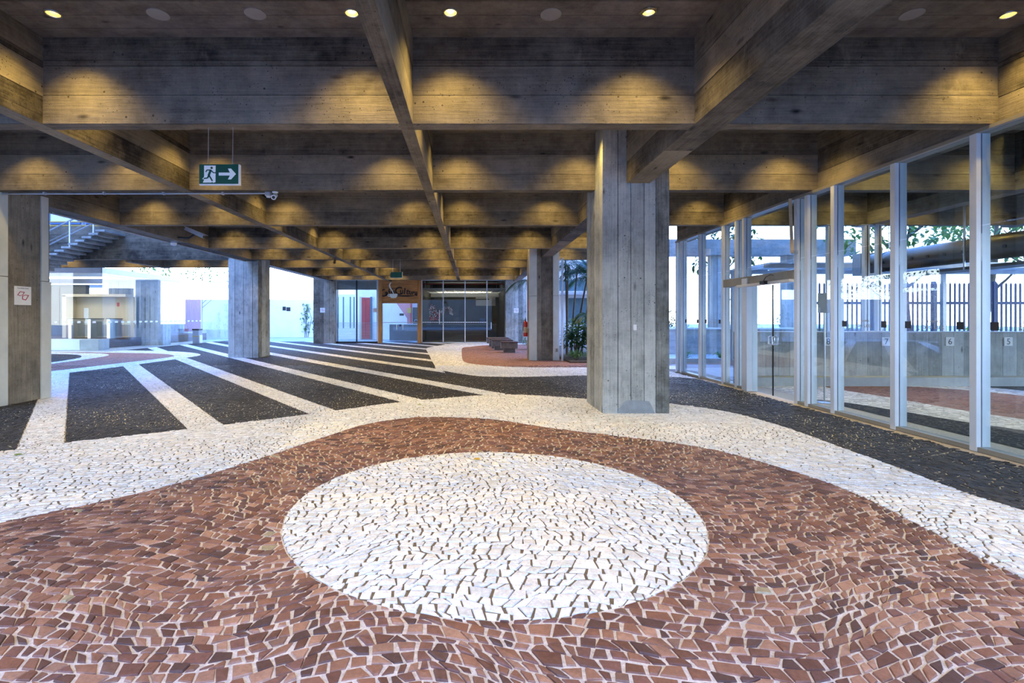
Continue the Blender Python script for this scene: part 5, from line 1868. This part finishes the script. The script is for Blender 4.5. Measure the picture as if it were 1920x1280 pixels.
MB().tube([(-7.55, 13.95, 3.76), (-7.70, 13.95, 3.66), (-8.0, 13.95, 3.68)], 0.022, 8).build('arm', 'black_plastic', bc, True)
finish(bc)
em = empty('floodlight', 'white round floodlight on the edge beam beside the silver camera', 'lamp')
MB().lathe([(0.0, -0.14), (0.07, -0.12), (0.085, -0.06), (0.05, -0.03), (0.03, 0.0)], (-8.2, 14.1, ZB), 16).build('lamp_head', 'white_paint', em, True)
box_part('lamp_mount', (-8.25, -8.12, 14.03, 14.17, ZB - 0.035, ZB + 0.004), 'galvanised', em)
finish(em)
camera_thing('small dark security camera under the left long beam near the cafe', (-4.77, 17.85, ZB - 0.17), (0.2, -0.8, -0.4), (-4.77, 17.9, ZB - 0.03), True)
for k, (x, y0, y1, nm) in enumerate(((-8.38, 9.7, 19.0, 'thin grey conduit under the outer edge of the stairwell beam'), (-8.32, 20.25, 29.5, 'outer pale conduit under the beam behind the blue column'),
                                     (-8.2, 20.25, 29.5, 'middle pale conduit under the beam behind the blue column'), (-8.08, 20.25, 29.5, 'inner pale conduit under the beam behind the blue column'))):
    c = empty('conduit', nm, 'conduit')
    MB().tube([(x, y0, ZB - 0.03), (x, y1, ZB - 0.03)], 0.018, 8).build('conduit_pipe', 'aluminium' if k else 'galvanised', c, True)
    for q in range(5):
        yy = y0 + 0.5 + q * (y1 - y0 - 1) / 4
        box_part('conduit_clip', (x - 0.03, x + 0.03, yy, yy + 0.03, ZB - 0.045, ZB), 'galvanised', c)
    finish(c)
ex = empty('fire_extinguisher', 'red fire extinguisher hung on the side of the clad column', 'extinguisher')
ec = (1.93, 18.3, 0.82)
MB().lathe([(0.0, 0.0), (0.075, 0.002), (0.082, 0.02), (0.082, 0.46), (0.07, 0.51), (0.035, 0.54), (0.03, 0.57)], ec, 18).build('cylinder_body', 'red_paint', ex, True)
eb = ex.children[0]
MB().lathe([(0.0835, 0.14), (0.0835, 0.34)], ec, 18).build('label_band', 'cream_wall', eb, True)
mb = MB(); mb.box(1.915, 1.945, 18.28, 18.32, 1.39, 1.45); mb.bar((1.93, 18.34, 1.45), (1.93, 18.20, 1.49), 0.02, 0.012); mb.bar((1.93, 18.34, 1.43), (1.93, 18.20, 1.42), 0.02, 0.012)
mb.build('valve', 'black_plastic', ex)
MB().tube([(1.93, 18.24, 1.42), (1.86, 18.2, 1.40), (1.835, 18.22, 1.25), (1.84, 18.25, 1.02)], 0.011, 7).build('hose', 'black_plastic', ex, True)
box_part('wall_bracket', (2.0, 2.052, 18.26, 18.34, 1.1, 1.36), 'steel', ex)
finish(ex)
sx = empty('extinguisher_sign', 'narrow red sign on the side of the clad column', 'sign')
box_part('sign_plate', (2.036, 2.044, 18.14, 18.42, 1.75, 2.15), 'red_paint', sx)
finish(sx)
lf = [(0.0, 0), (0.3, 0.5), (0.8, 0.4), (1.0, 0.0), (0.8, -0.35), (0.3, -0.45)]
for k, (x, y, nm) in enumerate(((-0.92, 8.75, 'small yellow-green fallen leaf on the white band'), (0.05, 5.35, 'small ochre fallen leaf on the white circle'), (-4.9, 5.55, 'small yellow fallen leaf on the left white band'))):
    mb = MB()
    a = k * 1.3
    mb.prism([((p * math.cos(a) - q * math.sin(a)) * 0.07, (p * math.sin(a) + q * math.cos(a)) * 0.07) for p, q in lf], (x, y, 0.016), (1, 0, 0), (0, 1, 0), 0.004)
    o = mb.build('fallen_leaf', 'leaf_lime' if k != 1 else 'yellow_paint')
    tag(o, nm, 'leaf', 'fallen leaves on the floor')
